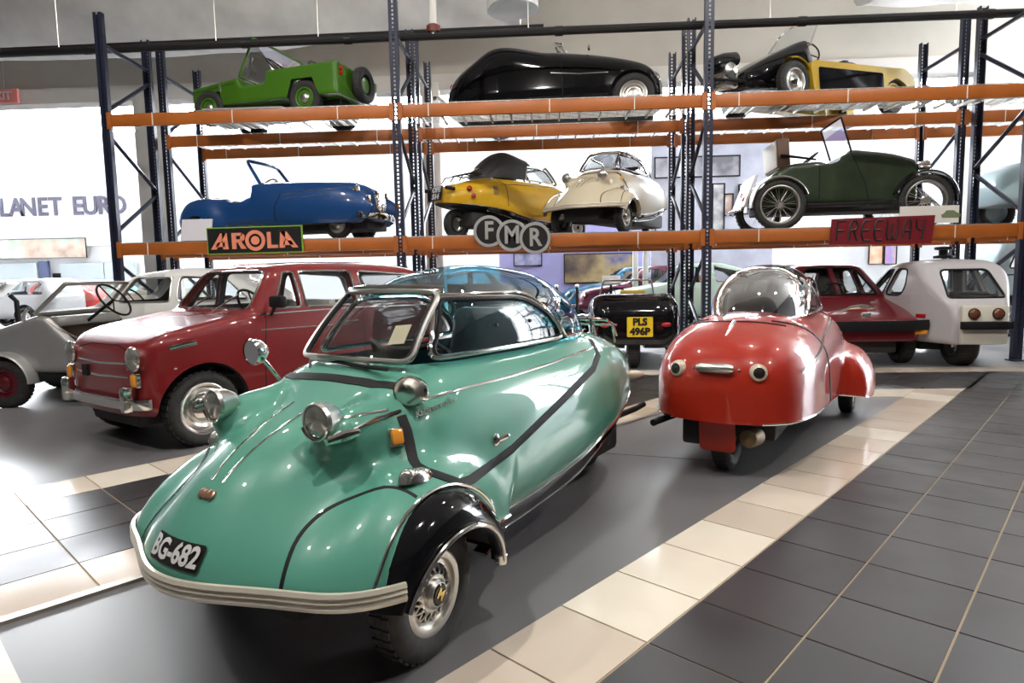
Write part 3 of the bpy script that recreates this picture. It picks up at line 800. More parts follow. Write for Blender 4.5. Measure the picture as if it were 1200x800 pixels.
def kr_can(t, can, body, dv, df, rail, dome, trim, paintm, style, roof):
    # windscreen
    ws = [(-.20, .278, .868), (-.41, .243, 1.10)]
    def wsP(u, v):   # u -1..1, v 0..1
        b, tp = ws; y = (b[1] * (1 - v) + tp[1] * v) * u; bul = .055 * (1 - u * u); sag = .014 * math.sin(PI * v)
        return (b[0] * (1 - v) + tp[0] * v + bul + sag, y, b[2] * (1 - v) + tp[2] * v + .008 * (1 - u * u))
    nu, nv = 14, 8; v = [wsP(-1 + 2 * i / nu, j / nv) for j in range(nv + 1) for i in range(nu + 1)]
    f = [(j * (nu + 1) + i, j * (nu + 1) + i + 1, (j + 1) * (nu + 1) + i + 1, (j + 1) * (nu + 1) + i) for j in range(nv) for i in range(nu)]
    W = mesh('windscreen', v, f, screen_g, t)
    lo = roundpoly([(-1, 0), (1, 0), (1, 1), (-1, 1)], .16, 5); lo[:, 1] = np.clip(lo[:, 1], 0, 1)
    ring = [wsP(u, q) for u, q in dense(lo, .12, True)]
    mesh('windscreen_frame', *tube([(p[0] + .006, p[1], p[2]) for p in ring], .010, 8, True), satin if style == 'teal' else trim, W)
    mesh('windscreen_gasket', *tube([(p[0] + .004, p[1] * .955, p[2] * 1.0) for p in ring], .011, 8, True), blackrub, W)
    # header bar above the windscreen
    mesh('header_rail', *tube([wsP(-1 + 2 * i / 12, 1.05) for i in range(13)], .014, 8), trim, W)
    if roof == 'soft':
        top = mesh('soft_top', *canopy_panel(can, -.80, -1.775, lambda x: .87 if x < -.97 else .87 + .205 * min(1, (x + .97) / .10), None, 40, 22), seat_black, t)
        for q in top.data.vertices: q.co = (q.co.x, q.co.y * 1.02, q.co.z + .11 * max(0, (q.co.z - .87) / .33) * math.exp(-((q.co.x + 1.25) / .33) ** 2))
        pq = roundpoly([(-.13, .93), (.13, .93), (.12, 1.09), (-.12, 1.09)], .04)
        cq = lambda q: (lambda P: (P, normals(can, P)))(front_pts(can, q, 3.0, -1))
        mesh('rear_window', *fix_out(patch(pq, cq, .012, 4), np.array([-1, 0, .4])), glass('grey_rear_window', (.25, .25, .25), .2), top)
        mesh('roof_curtain', *canopy_panel(can, -.425, -.80, lambda x: 1.085, None, 12, 22), clear, t)
    if roof == 'dome':
        D = mesh('dome', dv, df, dome, t)
        n1 = 23
        for s in (0, -1):
            e = [dv[i * n1 + (0 if s == 0 else n1 - 1)] for i in range(61)]
            mesh('dome_rail', *tube(e, .007, 6), trim, D)
    # side windows and their frames
    poly = [(-.275, .872, .05), (-1.20, .872, .06), (-1.10, .985, .09), (-.90, 1.070, .10), (-.42, 1.078, .04)]
    if roof == 'soft': poly = [(-.285, .872, .05), (-.95, .872, .03), (-.90, 1.06, .05), (-.46, 1.072, .05)]
    rp = roundpoly(poly, .05, 5)
    for s in (1, -1):
        prj = lambda q: (lambda P: (P, normals(can, P)))(side_pts(can, q, s))
        pv, pf = patch(rp, prj, -.004, 5); o = mesh('side_window', *fix_out((pv, pf), np.array([0, s, .2])), clear if roof != 'milky' else milky, t)
        ring = dense(rp, .03, True); Pq = side_pts(can, ring, s); Nq = normals(can, Pq)
        mesh('window_frame', *tube(Pq + Nq * .002, .010, 8, True), trim, o)
        mesh('window_gasket', *tube(side_pts(can, (ring - ring.mean(0)) * .955 + ring.mean(0), s), .008, 6, True), blackrub, o)
        if style == 'teal':
            q = roundpoly([(-.58, .885), (-1.12, .885), (-1.03, .985), (-.86, 1.05), (-.56, 1.055)], .03)
            pv, pf = patch(q, prj, -.02, 4); mesh('sliding_pane', *fix_out((pv, pf), np.array([0, s, .2])), milky, o)
            for bx in (-.66, -.9): pp = side_pts(can, [(bx, .965)], s)[0]; mesh('pane_knob', *xform(lathe([(.008, 0), (.008, .008), (.001, .009)], 10, 'Z'), Matrix.Translation(pp) @ frame_to((0, s, .2))), blackrub, o)

# ------------------------------------------------------------------ the teal cabin scooter in front
tealp = paint('teal_paint', (.085, .285, .21), .18, .9)
TA = R(30); TH = np.array([-math.sin(TA), -math.cos(TA)]); TL = np.array([math.cos(TA), -math.sin(TA)])
TF = np.array([-.40, 1.87]) - .46 * TL
teal_rz = math.atan2(TH[1], TH[0])
T, tb, tc, tfull = kr('cabin_scooter', (TF[0], TF[1]), teal_rz, tealp, 'glossy teal three-wheeled bubble car with black arches and blue dome roof', style='teal')
def teal_px(x, y, fn=None):
    """photo pixel -> point and normal on the teal car, in its own frame"""
    d = pray(x, y); c, s = math.cos(-teal_rz), math.sin(-teal_rz)
    def loc(v): return np.array([c * v[0] - s * v[1], s * v[0] + c * v[1], v[2]])
    o = loc(CAM - np.array([TF[0], TF[1], 0])); dl = loc(d); dl /= np.linalg.norm(dl)
    q = march(fn or tb, [o + dl * 1.0], [dl], n=160)[0]; return q, normals(fn or tb, q)[0]
def teal_line(name, pts, wdt, th, m, parent=T, step=6, off=0.0, rad=None, fn=None):
    Q = []; N = []
    for p in dense(pts, step):
        q, n = teal_px(p[0], p[1], fn); Q.append(q + n * off); N.append(n)
    return mesh(name, *(tube(Q, rad, 8) if rad else ribbon(Q, N, wdt, th)), m, parent, angle=60)
# black rubber line round the cockpit section, down the side and up to the tail, both sides
side = [(-.16, .80), (-.13, .70), (-.19, .555), (-.36, .50), (-1.55, .80), (-1.66, .855)]
def mirror_strip(name, pts3, wdt, th, m, rad=None):
    for s in (1, -1):
        Q = np.array([(p[0], s * p[1], p[2]) for p in pts3]); N = normals(tb, Q)
        mesh(name, *(tube(Q, rad, 8) if rad else ribbon(Q, N, wdt, th)), m, T, angle=60)
line = [teal_px(p[0], p[1])[0] for p in dense([(470, 487), (477, 505), (484, 538), (489, 546), (500, 552), (541, 566), (552, 562), (600, 526), (650, 478), (695, 432), (701, 415), (692, 398)], 7)]
mirror_strip('cockpit_seal', line, .032, .005, blackrub)
hood = [(x, y) for x, y in ((-.085, 0), (-.085, .1), (-.095, .2), (-.12, .28), (-.16, .335), (-.165, .36))]
for s in (1, -1):
    d = dense(hood, .02); d[:, 1] *= s; Q = top_pts(tb, d); mesh('hood_seal', *ribbon(Q, normals(tb, Q), .036, .005), blackrub, T, angle=60)
belt = [teal_px(p[0], p[1])[0] for p in dense([(497, 468), (550, 453), (600, 440), (650, 424), (700, 405)], 8)]
mirror_strip('belt_trim', belt, .010, .003, chrome)
fl = [teal_px(p[0], p[1])[0] for p in dense([(392, 491), (455, 480)], 6)]
mirror_strip('lamp_trim', fl, .008, .003, chrome)
# bonnet: centre pair of chrome strips, badge, plate
for off in (-.035, .035):
    Q = top_pts(tb, dense([(.36, off * .75), (.03, off * 1.6)], .03)); mesh('bonnet_strip', *ribbon(Q, normals(tb, Q), .010, .004), chrome, T, angle=60)
q, n = teal_px(233, 577)
q = top_pts(tb, [(q[0], 0)])[0]; n = normals(tb, q)[0]
bd = MB()
for k in (-1, 0, 1): bd.add(xform(lathe([(.016, 0), (.016, .005), (.011, .007), (.001, .006)], 16, 'Z'), Matrix.Translation(Vector(q)) @ frame_to(n) @ Matrix.Translation((k * .021, 0, .001))))
bd.build('badge', mat('bronze_badge', (.45, .26, .18), .3, .9), T)
P0 = front_pts(tb, [(0.0, .405)])[0]; Np = normals(tb, P0)[0]
pw, ph = .235, .064
def plate_proj(p2):
    Pq = front_pts(tb, np.stack([p2[:, 0], .402 + p2[:, 1]], 1)); return Pq, normals(tb, Pq)
pv, pf = patch(roundpoly([(-pw / 2, -ph / 2), (pw / 2, -ph / 2), (pw / 2, ph / 2), (-pw / 2, ph / 2)], .012), plate_proj, .005, 5)
NP = mesh('number_plate', *fix_out((pv, pf), np.array([1, 0, .4])), plate_black, T)
tv, tf_ = text_mesh('BG-682', .066, .0, bold=.0022)
xs_ = [a[0] for a in tv]; k_ = .215 / (max(xs_) - min(xs_))
bmx = bmesh.new(); vv = [bmx.verts.new((a[0] * k_, a[1], 0)) for a in tv]
for f_ in tf_:
    try: bmx.faces.new([vv[i] for i in f_])
    except ValueError: pass
bmesh.ops.remove_doubles(bmx, verts=bmx.verts[:], dist=1e-5); bmesh.ops.triangulate(bmx, faces=bmx.faces[:]); bmesh.ops.subdivide_edges(bmx, edges=bmx.edges[:], cuts=1)
bmx.verts.index_update(); p2 = np.array([(-a.co.x, a.co.y) for a in bmx.verts]) * np.array([-1, 1]); ff = [tuple(a.index for a in p.verts) for p in bmx.faces]; bmx.free()
Pq, Nq = plate_proj(p2); mesh('lettering', *fix_out(([tuple(a) for a in Pq + Nq * .009], ff), np.array([1, 0, .4])), plate_silver, NP, smooth=False)
# head lamps, indicators, fender lamps, mirrors
for s in (1, -1):
    c = np.array([.185, s * .255, .742]); n = np.array([.96, s * .06, -.03])
    h = lamp_on(T, 'headlamp', c, n,   .055, .06, satin, lens, .30)
    pk = MB(); pk.add(xform(lathe([(.056, .004), (.058, .024), (.054, .027)], 16, 'Z', R(200), R(340)), Matrix.Translation(Vector(c)) @ frame_to(n) @ Matrix.Rotation(PI if False else 0, 4, 'Z'))); pk.build('lamp_peak', chrome, h)
    q, nn = teal_px(463, 513); q = np.array([q[0], s * q[1], q[2]]); nn = np.array([nn[0], s * nn[1], nn[2]])
    m4 = Matrix.Translation(Vector(q)) @ frame_to(nn)
    a = mesh('indicator', *xform(box((-.024, -.030, -.01), (.024, .030, .014), .006), m4), chrome, T)
    mesh('amber_lens', *xform(box((-.019, -.025, .012), (.019, .025, .036), .009), m4), amber, a)
    q = top_pts(tb, [(.03, s * .475)])[0]; nn = normals(tb, q)[0]; nn[0] += .15
    m4 = Matrix.Translation(Vector(q)) @ frame_to(nn)
    el = lathe([(.001, .030), (.4, .029), (.8, .02), (1.0, .004), (1.03, -.01)], 20, 'Z'); ev = [(x * .026 if y == 9 else x * .060, y * .026, z) for x, y, z in el[0]]
    ev = [(x * (1.0 + (.35 if x < 0 else 0)), y, z) for x, y, z in ev]
    m5 = Matrix.Translation(Vector(q) + Vector((0, 0, .004))) @ Matrix.Rotation(-.12, 4, 'Y')
    a = mesh('parking_lamp', *xform((ev, el[1]), m5), chrome, T)
    mesh('parking_lens', *xform(([(x * .55 + .028, y * .85, z * 1.02 + .002) for x, y, z in ev], el[1]), m5), lens, a)
    # mirror on its stalk
    base = top_pts(tb, [(-.13, s * .33)])[0]; hd = base + (np.array([.03, .03, .018]) if s > 0 else np.array([.08, -.04, .115]))
    mi = mesh('mirror', *tube([base - [0, 0, .01], base + (hd - base) * .5, hd], .008, 8), chrome, T)
    fv, ff2 = lathe([(.001, -.028), (.035, -.024), (.062, -.008), (.068, .006), (.062, .012)], 24, 'X')
    fv = [(x if True else x, y * .95 * (1 + .0), z * .75) for x, y, z in fv]
    rot = Matrix.Translation(Vector(hd)) @ Matrix.Rotation(PI + (.15 * s), 4, 'Z')
    hsg = mesh('mirror_shell', *xform(([(-x * 1.6, y, z) for x, y, z in fv], ff2), rot), chrome, mi)
    mesh('mirror_glass', *xform(lathe([(.060, 0), (.001, 0.0005)], 24, 'X'), rot @ Matrix.Translation((-.016, 0, 0)) @ Matrix.Diagonal((1, .95, .75, 1))), chrome, mi)
    q = side_pts(tb, [(-.42, .575)], s)[0]; nn = normals(tb, q)[0]
    m4 = Matrix.Translation(Vector(q)) @ frame_to(nn)
    hl = mesh('door_lock', *xform(lathe([(.022, 0), (.022, .006), (.014, .012), (.001, .013)], 18, 'Z'), m4), chrome, T)
    mesh('lock_handle', *tube([q + nn * .012, q + nn * .022 + [-.02, 0, .004], q + nn * .02 + [-.05, 0, .006]], .009, 8), chrome, hl)
    # tail lamp pods and rear spear
    q = side_pts(tb, [(-2.12, .56)], s)[0]; nn = np.array([-.75, s * .66, 0])
    mesh('tail_lamp', *xform(lathe([(.001, .09), (.012, .08), (.026, .03), (.03, 0), (.02, -.03)], 18, 'Z'), Matrix.Translation(Vector(q)) @ frame_to(nn)), mat('tail_lamp_cream', (.62, .52, .40), .3, .3), T)
# spear on the flank ending at the mirror: flashing direction arm in chrome
sp = MB(); a0 = top_pts(tb, [(-.06, .345)])[0]; b0 = a0 + np.array([.20, -.02, -.055])
mesh('fog_lamp_arm', *tube([a0 + [0, 0, .0], (a0 + b0) / 2 + [0, 0, .02], b0 + [0.02, 0, .02]], .007, 8), chrome, T)
mesh('horn_end', *tube([b0 + [-.03, .01, .022], b0 + [.02, 0, .02], b0 + [.075, -.01, .012]], [.012, .020, .011], 10), chrome, T)
# script on the flank, wiper, sticker, luggage rack, sill pedal
q, n = teal_px(510, 477)
tv, tf_ = text_mesh('Kabinenroller', .032, .002, shear=.35); up = Vector((0, 0, 1)); zz = Vector(n); yy = (up - zz * up.dot(zz)).normalized(); xx = yy.cross(zz)
mesh('flank_script', *xform((tv, tf_), Matrix.Translation(Vector(q) + zz * .003) @ Matrix((xx, yy, zz)).transposed().to_4x4() @ Matrix.Rotation(.2, 4, 'Z')), chrome, T, smooth=False)
wb = top_pts(tb, [(-.135, -.17)])[0]
wi = mesh('wiper', *tube([wb + [0, 0, .0], wb + [-.005, 0, .03], wb + [-.012, .16, .036], wb + [.0, .30, .028]], .006, 8), satin, T)
mesh('wiper_blade', *tube([wb + [-.012, .10, .03], wb + [-.002, .25, .024], wb + [.01, .40, .02]], .007, 6), blackrub, wi)
mesh('tax_sticker', *xform(box((-.001, -.036, -.042), (.001, .036, .042)), Matrix.Translation((-.262, .165, .955)) @ Matrix.Rotation(-.72, 4, 'Y') @ Matrix.Rotation(.12, 4, 'X')), mat('buff_paper', (.70, .60, .42), .7), T, smooth=False)
lr = MB()
for y in (-.2, -.07, .07, .2): lr.add(tube([(-1.68, y, .925), (-1.9, y, .905), (-2.02, y, .865), (-2.06, y, .80)], .007, 6))
for x, z_ in ((-1.70, .925), (-1.9, .90), (-2.02, .865)): lr.add(tube([(x, -.22, z_), (x, .22, z_)], .007, 6))
lr.add(tube([(-2.0, -.2, .87), (-2.04, -.2, .76)], .007, 6)); lr.add(tube([(-2.0, .2, .87), (-2.04, .2, .76)], .007, 6)); lr.add(tube([(-1.72, -.2, .925), (-1.72, -.2, .84)], .007, 6)); lr.add(tube([(-1.72, .2, .925), (-1.72, .2, .84)], .007, 6))
lr.build('luggage_rack', chrome, T)
mesh('exhaust_pipe', *tube([(-1.9, .22, .33), (-2.25, .24, .33), (-2.36, .25, .34)], .018, 10), blackrub, T)

# ------------------------------------------------------------------ red cabin scooter seen from behind
redp = paint('tomato_red_paint', (.37, .020, .007), .20, .8)
RA = R(29)
Rr = np.array([1.06, 3.80]); RHd = np.array([math.sin(RA), math.cos(RA)]); RF = Rr + RHd * 2.03
red_rz = math.atan2(RHd[1], RHd[0])
cleardome = glass('clear_plexiglass', (.80, .84, .86), .14)
T2, rb, rc, rfull = kr('cabin_scooter', RF, red_rz, redp, 'tomato red three-wheeled bubble car seen from its round tail, clear dome', old=True, style='red', dome=cleardome)
for s in (1, -1):
    q = front_pts(rb, [(s * .218, .615)], 3.2, -1)[0]; n = normals(rb, q)[0]; n = n * np.array([1, 1, .3]); n[0] -= .25
    m4 = Matrix.Translation(Vector(q)) @ frame_to(n)
    l = mesh('tail_lamp', *xform(lathe([(.05, -.05), (.048, .0), (.042, .022), (.030, .028)], 24, 'Z'), m4), mat('cream_lamp_shell', (.62, .56, .45), .3, .2), T2)
    mesh('lens', *xform(lathe([(.030, .02), (.02, .034), (.001, .038)], 20, 'Z'), m4), mat('smoked_lens', (.02, .012, .012), .1, 0, .8), l)
    Q = side_pts(rb, dense([(-2.06, .60), (-1.3, .74), (-.4, .80)], .04), s); mesh('flank_trim', *ribbon(Q, normals(rb, Q), .022, .005), chrome, T2, angle=60)
    # dark seal behind the cabin and down the side
    Q = side_pts(rb, dense(spline([(-1.78, .86), (-1.62, .80), (-1.45, .66), (-1.32, .5), (-1.22, .36), (-1.2, .30)], 5), .03), s); mesh('cockpit_seal', *ribbon(Q, normals(rb, Q), .022, .006), blackrub, T2, angle=60)
q = front_pts(rb, [(0, .625)], 3.2, -1)[0]; n = normals(rb, q)[0]
hb = MB(); hb.add(xform(lathe([(.001, -.105), (.018, -.10), (.026, -.075), (.028, 0), (.026, .075), (.018, .10), (.001, .105)], 16, 'Y'), Matrix.Translation(Vector(q) + Vector(n) * .022)))
hb.build('tail_handle', satin, T2)
for s in (-1, 1): mesh('handle_bolt', *xform(lathe([(.008, 0), (.008, .01), (.001, .012)], 10, 'Z'), Matrix.Translation(Vector(q) + Vector((.01, s * .125, 0))) @ frame_to(n)), chrome, T2)
Q = top_pts(rb, dense(spline([(-1.80, .27), (-1.85, .18), (-1.87, 0), (-1.85, -.18), (-1.80, -.27)], 6), .03)); mesh('dome_seal', *ribbon(Q, normals(rb, Q), .022, .006), blackrub, T2, angle=60)
Q = top_pts(rb, dense([(-1.9, 0), (-2.12, .0)], .03)); N = normals(rb, Q); mesh('tail_spear', *tube(Q + N * .006, [.012 - .009 * i / (len(Q) - 1) for i in range(len(Q))], 8), chrome, T2)
mesh('mudflap', *xform(prism([tuple(p) for p in roundpoly([(-.10, -.13), (.10, -.13), (.10, .06), (-.10, .06)], .03)], -.006, .006, 'yz'), Matrix.Translation((-2.27, 0, .28)) @ Matrix.Rotation(-.15, 4, 'Y')), redp, T2)
mesh('mudflap_bracket', *box((-2.24, .10, .17), (-2.0, .21, .32), .02), dark, T2)
mesh('silencer', *xform(lathe([(.001, -.12), (.045, -.11), (.055, -.08), (.055, .08), (.04, .11), (.001, .12)], 18, 'X'), Matrix.Translation((-2.12, -.16, .22)) @ Matrix.Rotation(.15, 4, 'Y')), mat('rusty_steel', (.22, .15, .08), .5, .7), T2)
mesh('exhaust_tip', *tube([(-2.1, .30, .30), (-2.3, .335, .30), (-2.36, .34, .30)], .02, 10), blackrub, T2)
mi = mesh('mirror', *tube([(-.25, -.30, .80), (-.22, -.48, .86)], .008, 8), chrome, T2)
mesh('mirror_shell', *tube([(-.22, -.48, .862), (-.21, -.56, .872), (-.2, -.64, .87)], [.014, .022, .014], 10), chrome, mi)
# opened quarter window on the right side
qw = mesh('quarter_window', *xform(box((-.28, -.004, -.11), (.28, .004, .11)), Matrix.Translation((-1.0, -.36, .97)) @ Matrix.Rotation(.10, 4, 'Z') @ Matrix.Rotation(.2, 4, 'X')), clear, T2, smooth=False)
# ------------------------------------------------------------------ yellow and cream cabin scooters on the lower shelf
ZS = 1.711
yelp = paint('signal_yellow_paint', (.62, .36, .012), .2, .8)
a = R(47); yr = ony(535, 268, 9.15); hd = np.array([math.cos(a), math.sin(a)]); yf = yr[:2] + hd * 2.03
T3, yb_, yc_, _ = kr('cabin_scooter', yf, a, yelp, 'yellow three-wheeled bubble car with black fabric hood on the rack shelf', style='yellow', roof='soft', z=ZS)
P_ = front_pts(yb_, [(0.0, .60)], 3.2, -1)[0]
kr_plate(T3, yb_, P_ + np.array([-.03, 0, 0]), np.array([-1, 0, .22]), (0, 0, 1), '', .25, .20, plate_black, plate_silver, .10, ['OFE', '514'])
for s in (1, -1):
    for k, z_ in enumerate((.70, .63)):
        Q = side_pts(yb_, [(-1.62 - .0 * k, z_)], s)[0]; n = normals(yb_, Q)[0]
        m4 = Matrix.Translation(Vector(Q)) @ frame_to(n)
        g = MB()
        for j in range(4): g.add(xform(box((-.04, -.006, -.004), (.04, .006, .006)), m4 @ Matrix.Rotation(PI / 2 * 0, 4, 'Z') @ Matrix.Translation((0, (j - 1.5) * .016, 0))))
        g.build('louvre', mat('brown_louvre', (.28, .17, .04), .5), T3, smooth=False)
    q = side_pts(yb_, [(-2.02, .66)], s)[0]; n = normals(yb_, q)[0]; lamp_on(T3, 'tail_lamp', q + n * .02, n, .035, .03, blackrub, redlens)
    q = side_pts(yb_, [(-1.98, .57)], s)[0]; n = normals(yb_, q)[0]; lamp_on(T3, 'reflector', q + n * .01, n, .036, .02, chrome, redlens)
    q = side_pts(yb_, [(-1.60, .83)], s)[0]; n = normals(yb_, q)[0]; lamp_on(T3, 'filler_cap', q + n * .004, n, .032, .02, chrome, satin)
    Q = side_pts(yb_, dense([(-1.5, .76), (-.3, .80)], .04), s); mesh('belt_trim', *ribbon(Q, normals(yb_, Q), .014, .004), chrome, T3, angle=60)
    Q = side_pts(yb_, dense([(-1.5, .84), (-1.44, .76), (-1.42, .45)], .03), s); mesh('panel_seam', *ribbon(Q, normals(yb_, Q), .010, .003), blackrub, T3, angle=60)
l = MB()
for y in (-.2, 0, .2): l.add(tube([(-1.7, y, .90), (-1.85, y, .91), (-2.05, y, .86), (-2.12, y, .78)], .008, 6))
for x, z_ in ((-1.72, .90), (-1.9, .905), (-2.05, .86)): l.add(tube([(x, -.22, z_), (x, .22, z_)], .008, 6))
l.build('luggage_rack', blackrub, T3)
for s in (1, -1): mesh('rubber_buffer', *tube([(-2.22, s * .2, .66), (-2.38, s * .24, .66)], .026, 10), blackrub, T3)
creamp = paint('cream_paint', (.58, .51, .37), .2, .8)
a = R(31); cf = ony(733, 268, 8.52); h_ = np.array([-math.sin(a), -math.cos(a)]); l_ = np.array([math.cos(a), -math.sin(a)]); cF = cf[:2] - .5 * l_
T4, cb_, cc_, _ = kr('cabin_scooter', cF, math.atan2(h_[1], h_[0]), creamp, 'cream three-wheeled bubble car with clear side windows on the rack shelf', style='cream', dome=glass('smoke_plexiglass', (.25, .25, .27), .12), wheelstyle='disc', z=ZS)
for s in (1, -1):
    lamp_on(T4, 'headlamp', (.185, s * .264, .735), (.97, s * .05, -.02), .066, .08, chrome, lens)
    q = top_pts(cb_, [(.03, s * .475)])[0]; mesh('parking_lamp', *tube([q + [-.05, 0, .0], q + [0, 0, .018], q + [.05, 0, .005]], [.012, .022, .010], 10), satin, T4)
    q = side_pts(cb_, [(-.10, .70)], s)[0]; n = normals(cb_, q)[0]; lamp_on(T4, 'indicator', q + n * .012, n, .026, .02, chrome, amber)
    Q = side_pts(cb_, dense([(-.16, .80), (-.13, .70), (-.19, .555)], .02), s); mesh('cockpit_seal', *ribbon(Q, normals(cb_, Q), .022, .004), blackrub, T4, angle=60)
    Q = top_pts(cb_, dense([(.34, s * .03), (.03, s * .05)], .03)); mesh('bonnet_strip', *ribbon(Q, normals(cb_, Q), .009, .004), chrome, T4, angle=60)
    d = dense(spline([(-.085, 0), (-.095, .2), (-.12, .28), (-.165, .36)], 4), .02); d[:, 1] *= s; Q = top_pts(cb_, d); mesh('hood_seal', *ribbon(Q, normals(cb_, Q), .026, .004), blackrub, T4, angle=60)

# ------------------------------------------------------------------ generic small cars from three outlines
def hcar(name, label, loc, rz, paintm, side, plan, front=None, k=.12, h=.026, z=0.0, arches=(), cabin=None, cabin_t=.05, cabin_w=None, zfloor=.3, windows=(), wscreen=None, rscreen=None,
         extra=None, cut=None, cat='car', group=None, inmat=None, archmat=None, underz=None, pad=.06, glassm=None, frame=None, bot=None, ry=0.0, rx=0.0):
    """x forward from the front axle, y left, z up. arches: (x, z, r, y_inner). windows: side polygons; wscreen/rscreen: (front polygon, x_from, x_to)"""
    glassm = glassm or clear; inmat = inmat or seat_black; archmat = archmat or dark
    side = np.asarray(side, float); plan = np.asarray(plan, float)
    base = hull(side, plan, front, k)
    body = base if extra is None else (lambda x, y, z_: extra(x, y, z_, base))
    comps = [body]; mi = [0]; mats = [paintm, archmat, inmat]
    for (ax, az, ar, ay) in arches:
        c = cyl_y(ax, az, ar, ay, 3.0); comps.append(neg(c)); mi.append(1)
    if cabin is not None:
        cab = np.asarray(cabin, float); cw = cabin_w or 9
        comps.append(neg(lambda x, y, z_: np.maximum(np.maximum(body(x, y, z_) + cabin_t, polysd(x, z_, cab)), np.abs(y) - cw))); mi.append(2)
    if cut is not None:
        for c in cut: comps.append(neg(c)); mi.append(2)
    for wp in windows:
        p = np.asarray(wp, float); comps.append(neg(lambda x, y, z_, p=p: np.maximum(polysd(x, z_, p), .12 - np.abs(y)))); mi.append(0)
    for ws in (wscreen, rscreen):
        if ws is None: continue
        p, xa, xb = ws; p = np.asarray(p, float)
        comps.append(neg(lambda x, y, z_, p=p, xa=xa, xb=xb: np.maximum(polysd(np.abs(y), z_, p), np.maximum(xa - x, x - xb)))); mi.append(0)
    if bot is not None: comps.append(bot); mi.append(1)
    ymax = plan[:, 1].max() + pad + (.25 if extra is not None else 0)
    P, Fq, fi = netmesh(comps, ((side[:, 0].min() - pad - (.2 if extra is not None else 0), side[:, 0].max() + pad + (.2 if extra is not None else 0)), (-ymax, ymax), (side[:, 1].min() - pad, side[:, 1].max() + pad)), h, 3)
    t = empty(name, (loc[0], loc[1], z), rz, label, cat, group, rx, ry)
    mesh('body', P, Fq, mats, t, midx=np.array(mi)[fi], angle=40)
    for i, wp in enumerate(windows):
        rp = np.asarray(wp, float)
        for s in (1, -1):
            prj = lambda q: (lambda P_: (P_, normals(body, P_)))(side_pts(body, q, s))
            o = mesh('side_window', *fix_out(patch(rp, prj, -.016, 4), np.array([0, s, .1])), glassm, t)
            if frame:
                Q = side_pts(body, dense(rp, .04, True), s); mesh('window_trim', *tube(Q, frame[1], 6, True), frame[0], o)
    for nm, ws, s in (('windscreen', wscreen, 1), ('rear_screen', rscreen, -1)):
        if ws is None: continue
        p = np.asarray(ws[0], float); full = np.array([q for q in p if q[0] >= -1e-6]); full = np.concatenate([full, (full * [-1, 1])[::-1]])
        full = np.array([q for i, q in enumerate(full) if i == 0 or np.linalg.norm(q - full[i - 1]) > 1e-4])
        if np.linalg.norm(full[0] - full[-1]) < 1e-4: full = full[:-1]
        prj = lambda q: (lambda P_: (P_, normals(body, P_)))(front_pts(body, q, 4.0, s))
        o = mesh(nm, *fix_out(patch(full, prj, -.014, 4), np.array([s, 0, .5])), glassm, t)
        if frame:
            Q = front_pts(body, dense(full, .04, True), 4.0, s); mesh('screen_trim', *tube(Q, frame[1] * 1.2, 6, True), frame[0], o)
    return t, body
def on(t, name, fn, xz, s, r, depth, shell, lensm, n=None, view='side', off=.0, roundness=.35):
    q = side_pts(fn, [xz], s)[0] if view == 'side' else front_pts(fn, [xz], 4.0, s)[0]
    nn = normals(fn, q)[0] if n is None else np.array(n, float)
    return lamp_on(t, name, q + nn * off, nn, r, depth, shell, lensm, roundness)
def seat_pair(t, x, y, z0, m, wd=.42, hgt=.5, n=2):
    for s in ((-1, 1) if n == 2 else (0,)):
        mm = MB(); mm.add(box((x - .22, s * y - wd / 2, z0), (x + .22, s * y + wd / 2, z0 + .14), .05)); mm.add(xform(box((-.06, -wd / 2, 0), (.06, wd / 2, hgt), .05), Matrix.Translation((x - .22, s * y, z0 + .08)) @ Matrix.Rotation(-.22, 4, 'Y')))
        mm.build('seat', m, t)
def steering(t, c, tilt, r=.18, m=None, col=.35):
    m = m or blackrub; m4 = Matrix.Translation(c) @ Matrix.Rotation(tilt, 4, 'Y')
    ring = [(r * math.cos(a), r * math.sin(a), 0) for a in np.linspace(0, 2 * PI, 25)[:-1]]
    o = mesh('steering_wheel', *xform(tube(ring, .011, 8, True), m4), m, t)
    sp_ = MB()
    for a in (0.3, 2.4, 4.5): sp_.add(tube([(0, 0, -.01), (r * math.cos(a), r * math.sin(a), 0)], .007, 6))
    sp_.add(tube([(0, 0, 0), (0, 0, -col)], .016, 8)); sp_.build('steering_column', m, o).data.transform(m4)
    return o
def front_line(t, name, fn, yz, m, wdt=.02, th=.005, s=1, rad=None, off=0.0):
    Q = front_pts(fn, dense(yz, .04), 4.0, s); N = normals(fn, Q); Q = Q + N * off
    return mesh(name, *(tube(Q, rad, 8) if rad else ribbon(Q, N, wdt, th)), m, t, angle=60)
def side_line(t, name, fn, xz, m, wdt=.012, th=.003, rad=None, sides=(1, -1), step=.04):
    for s in sides:
        Q = side_pts(fn, dense(xz, step), s); N = normals(fn, Q); mesh(name, *(tube(Q, rad, 8) if rad else ribbon(Q, N, wdt, th)), m, t, angle=60)
def top_line(t, name, fn, xy, m, wdt=.012, th=.003, rad=None, off=0.0):
    Q = top_pts(fn, dense(xy, .04)); N = normals(fn, Q); Q = Q + N * off; mesh(name, *(tube(Q, rad, 8) if rad else ribbon(Q, N, wdt, th)), m, t, angle=60)

